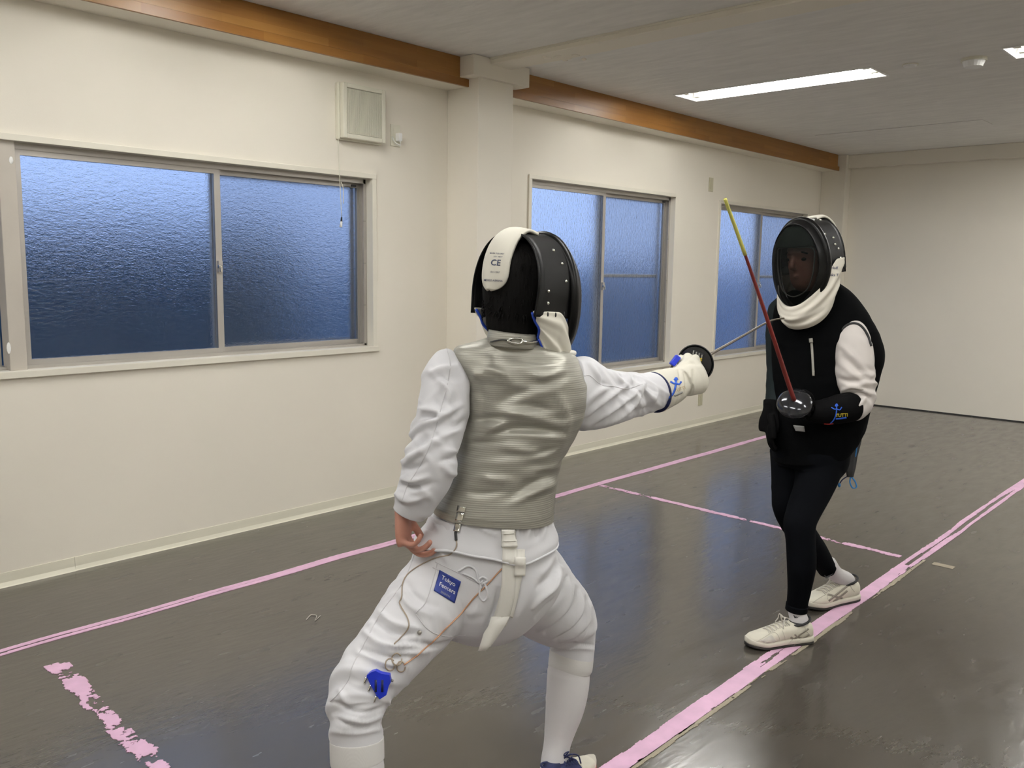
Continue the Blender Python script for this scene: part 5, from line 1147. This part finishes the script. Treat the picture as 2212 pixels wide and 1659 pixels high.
hv = ringsurf([(HW2(-.040, 0, -.07), l_*.066, f_*.062, 2.2), (HW2(-.024, 0, -.01), l_*.082, f_*.088, 2.2), (HW2(-.016, 0, .04), l_*.085, f_*.098, 2.2), (HW2(-.006, 0, .085), l_*.080, f_*.094, 2.2), (HW2(-.006, 0, .118), l_*.052, f_*.060, 2.2), (HW2(-.006, 0, .130), l_*.012, f_*.014, 2)], 48, 6, lambda S, T: .002*np.sin(T*37+S*20)); mkobj('hair', hv[0], hv[1], M['hair'], P2)
band2, bib2, tg2, W2_ = mask(P2, hc2, fr2, s2, 2); tag(band2, 'black fencing mask with white bib and dark mesh face')
bvb2 = bvh_of(band2); bvbib2 = bvh_of(bib2)
# forehead padding and grey piping seen through the wire mesh
v, f = ringsurf([(W2_(.060, 0, .120), l_*.050, f_*.030, 2.2), (W2_(.072, 0, .085), l_*.078, f_*.036, 2.2), (W2_(.082, 0, .050), l_*.086, f_*.036, 2.2)], 48, 5); mkobj('forehead_pad', v, f, M['pad_green'], band2)
pp = [(.108, -.006, .052), (.104, .045, .050), (.082, .078, .040), (.085, .080, -.01), (.090, .072, -.06), (.098, .050, -.105), (.105, 0, -.125), (.098, -.050, -.105), (.090, -.072, -.06), (.085, -.080, -.01), (.082, -.078, .040), (.104, -.045, .050), (.108, -.006, .052)]
v, f = cord([W2_(*q) for q in pp], .0030, 8, 4); mkobj('face_piping', v, f, M['piping'], band2)
for x, y in ((1781, 506), (1785, 533), (1799, 514), (1772, 476), (1803, 528), (1812, 500), (1810, 537), (1815, 557)):
    p, n = hit(bvb2, x, y, .001)
    if p is not None: vv, ff = sphere(p, .0052, 10, 6); mkobj('rivet', vv, ff, M['chrome'], band2)
for s_, o_ in (('Hoff', (1802, 579)), ('Yuka T', (1799, 594))):
    vv, ff = text_px([bvbib2, bvb2], s_, o_, (.99, .05), (.05, -.99), 6.0, .0075*0+.0012, .01); mkobj('printed_text', vv, ff, M['print_dark'], bib2, False)
c_ = W2_(-.045, .100, -.02); MB().obox(c_, f_*.012, l_*.006, u_*.022).build('strap_buckle', M['mask_black'], band2, bevel=.002)
# zip, belt buckle, back flap with blue cord
bj2 = bvh_of(jk)
vv, ff = ribbon_px(bj2, [(1752, 733), (1755, 770), (1757, 812)], 2.6, .003, 24, 3, .001); z_ = mkobj('zip', vv, ff, M['zip'], jk)
vv, ff = ribbon_px(bj2, [(1751, 731), (1752, 740)], 4.0, .006, 6, 4, .002); mkobj('zip_pull', vv, ff, M['zip'], jk)
vv, ff = decal(bj2, quad_px((1715, 918), (1737, 920), (1739, 932), (1720, 930)), 8, 6, .008, .002); mkobj('belt_buckle', vv, ff, M['print_grey'], jk)
G_ = [[pt(x, y, 3.56-.02*i) for x in np.linspace(xl, xr, 4)] for i, (xl, xr, y) in enumerate(((1822, 1862, 925), (1826, 1858, 955), (1822, 1850, 985), (1826, 1846, 1010), (1829, 1841, 1030)))]
v, f = sheet(G_, [[-F]*4]*5, .012); fl_ = mkobj('back_flap', v, f, M['flap'], jk); tag(fl_, 'charcoal flap with blue cord')
v, f = cord([pt(1852, 955, 3.52), pt(1848, 985, 3.51), pt(1842, 1010, 3.50), pt(1838, 1030, 3.48)], .0028); mkobj('blue_cord', v, f, M['cyan_cord'], fl_)
v, f = cord([pt(1838, 1028, 3.48), pt(1836, 1042, 3.48), pt(1842, 1054, 3.48), pt(1850, 1052, 3.48), pt(1847, 1040, 3.48), pt(1838, 1028, 3.48)], .0030); mkobj('blue_cord', v, f, M['cyan_cord'], fl_)
v, f = cord([pt(1832, 1028, 3.48), pt(1820, 1036, 3.48), pt(1813, 1046, 3.48)], .0022); mkobj('blue_cord', v, f, M['navy'], fl_)
vv, ff = sphere(pt(1813, 1048, 3.48), (.006, .006, .009), 10, 6); mkobj('cord_stopper', vv, ff, M['cyan_cord'], fl_)
vv, ff = sphere(pt(1864, 928, 3.50), (.008, .008, .006), 10, 6); mkobj('cord_stopper', vv, ff, M['cyan_cord'], fl_)
# ================================================================== FOIL OF THE FENCER IN BLACK
bp2 = [G2+nz2*.004, G2+(tip2-G2)*.12, G2+(tip2-G2)*.45+R*.003, G2+(tip2-G2)*.75+R*.003, tip2]
foil2, g2, pd2, bl2, ax2 = foil('red-bladed foil with polished dark guard held up by the fencer in black', G2, nz2, bp2, .062, M['guard_grey'], M['red_blade'], [.0085, .0085, .0070, .0052, .0042], M['yellow_tape'])
v, f = tube([(G2+(tip2-G2)*q+R*o_, .0066-.0004*i) for i, (q, o_) in enumerate(((.76, .003), (.84, .0022), (.93, .001), (1.0, 0)))], 10, 4, ref=unit(F*.3+ZUP)); mkobj('tip_tape', v, f, M['yellow_tape'], bl2)
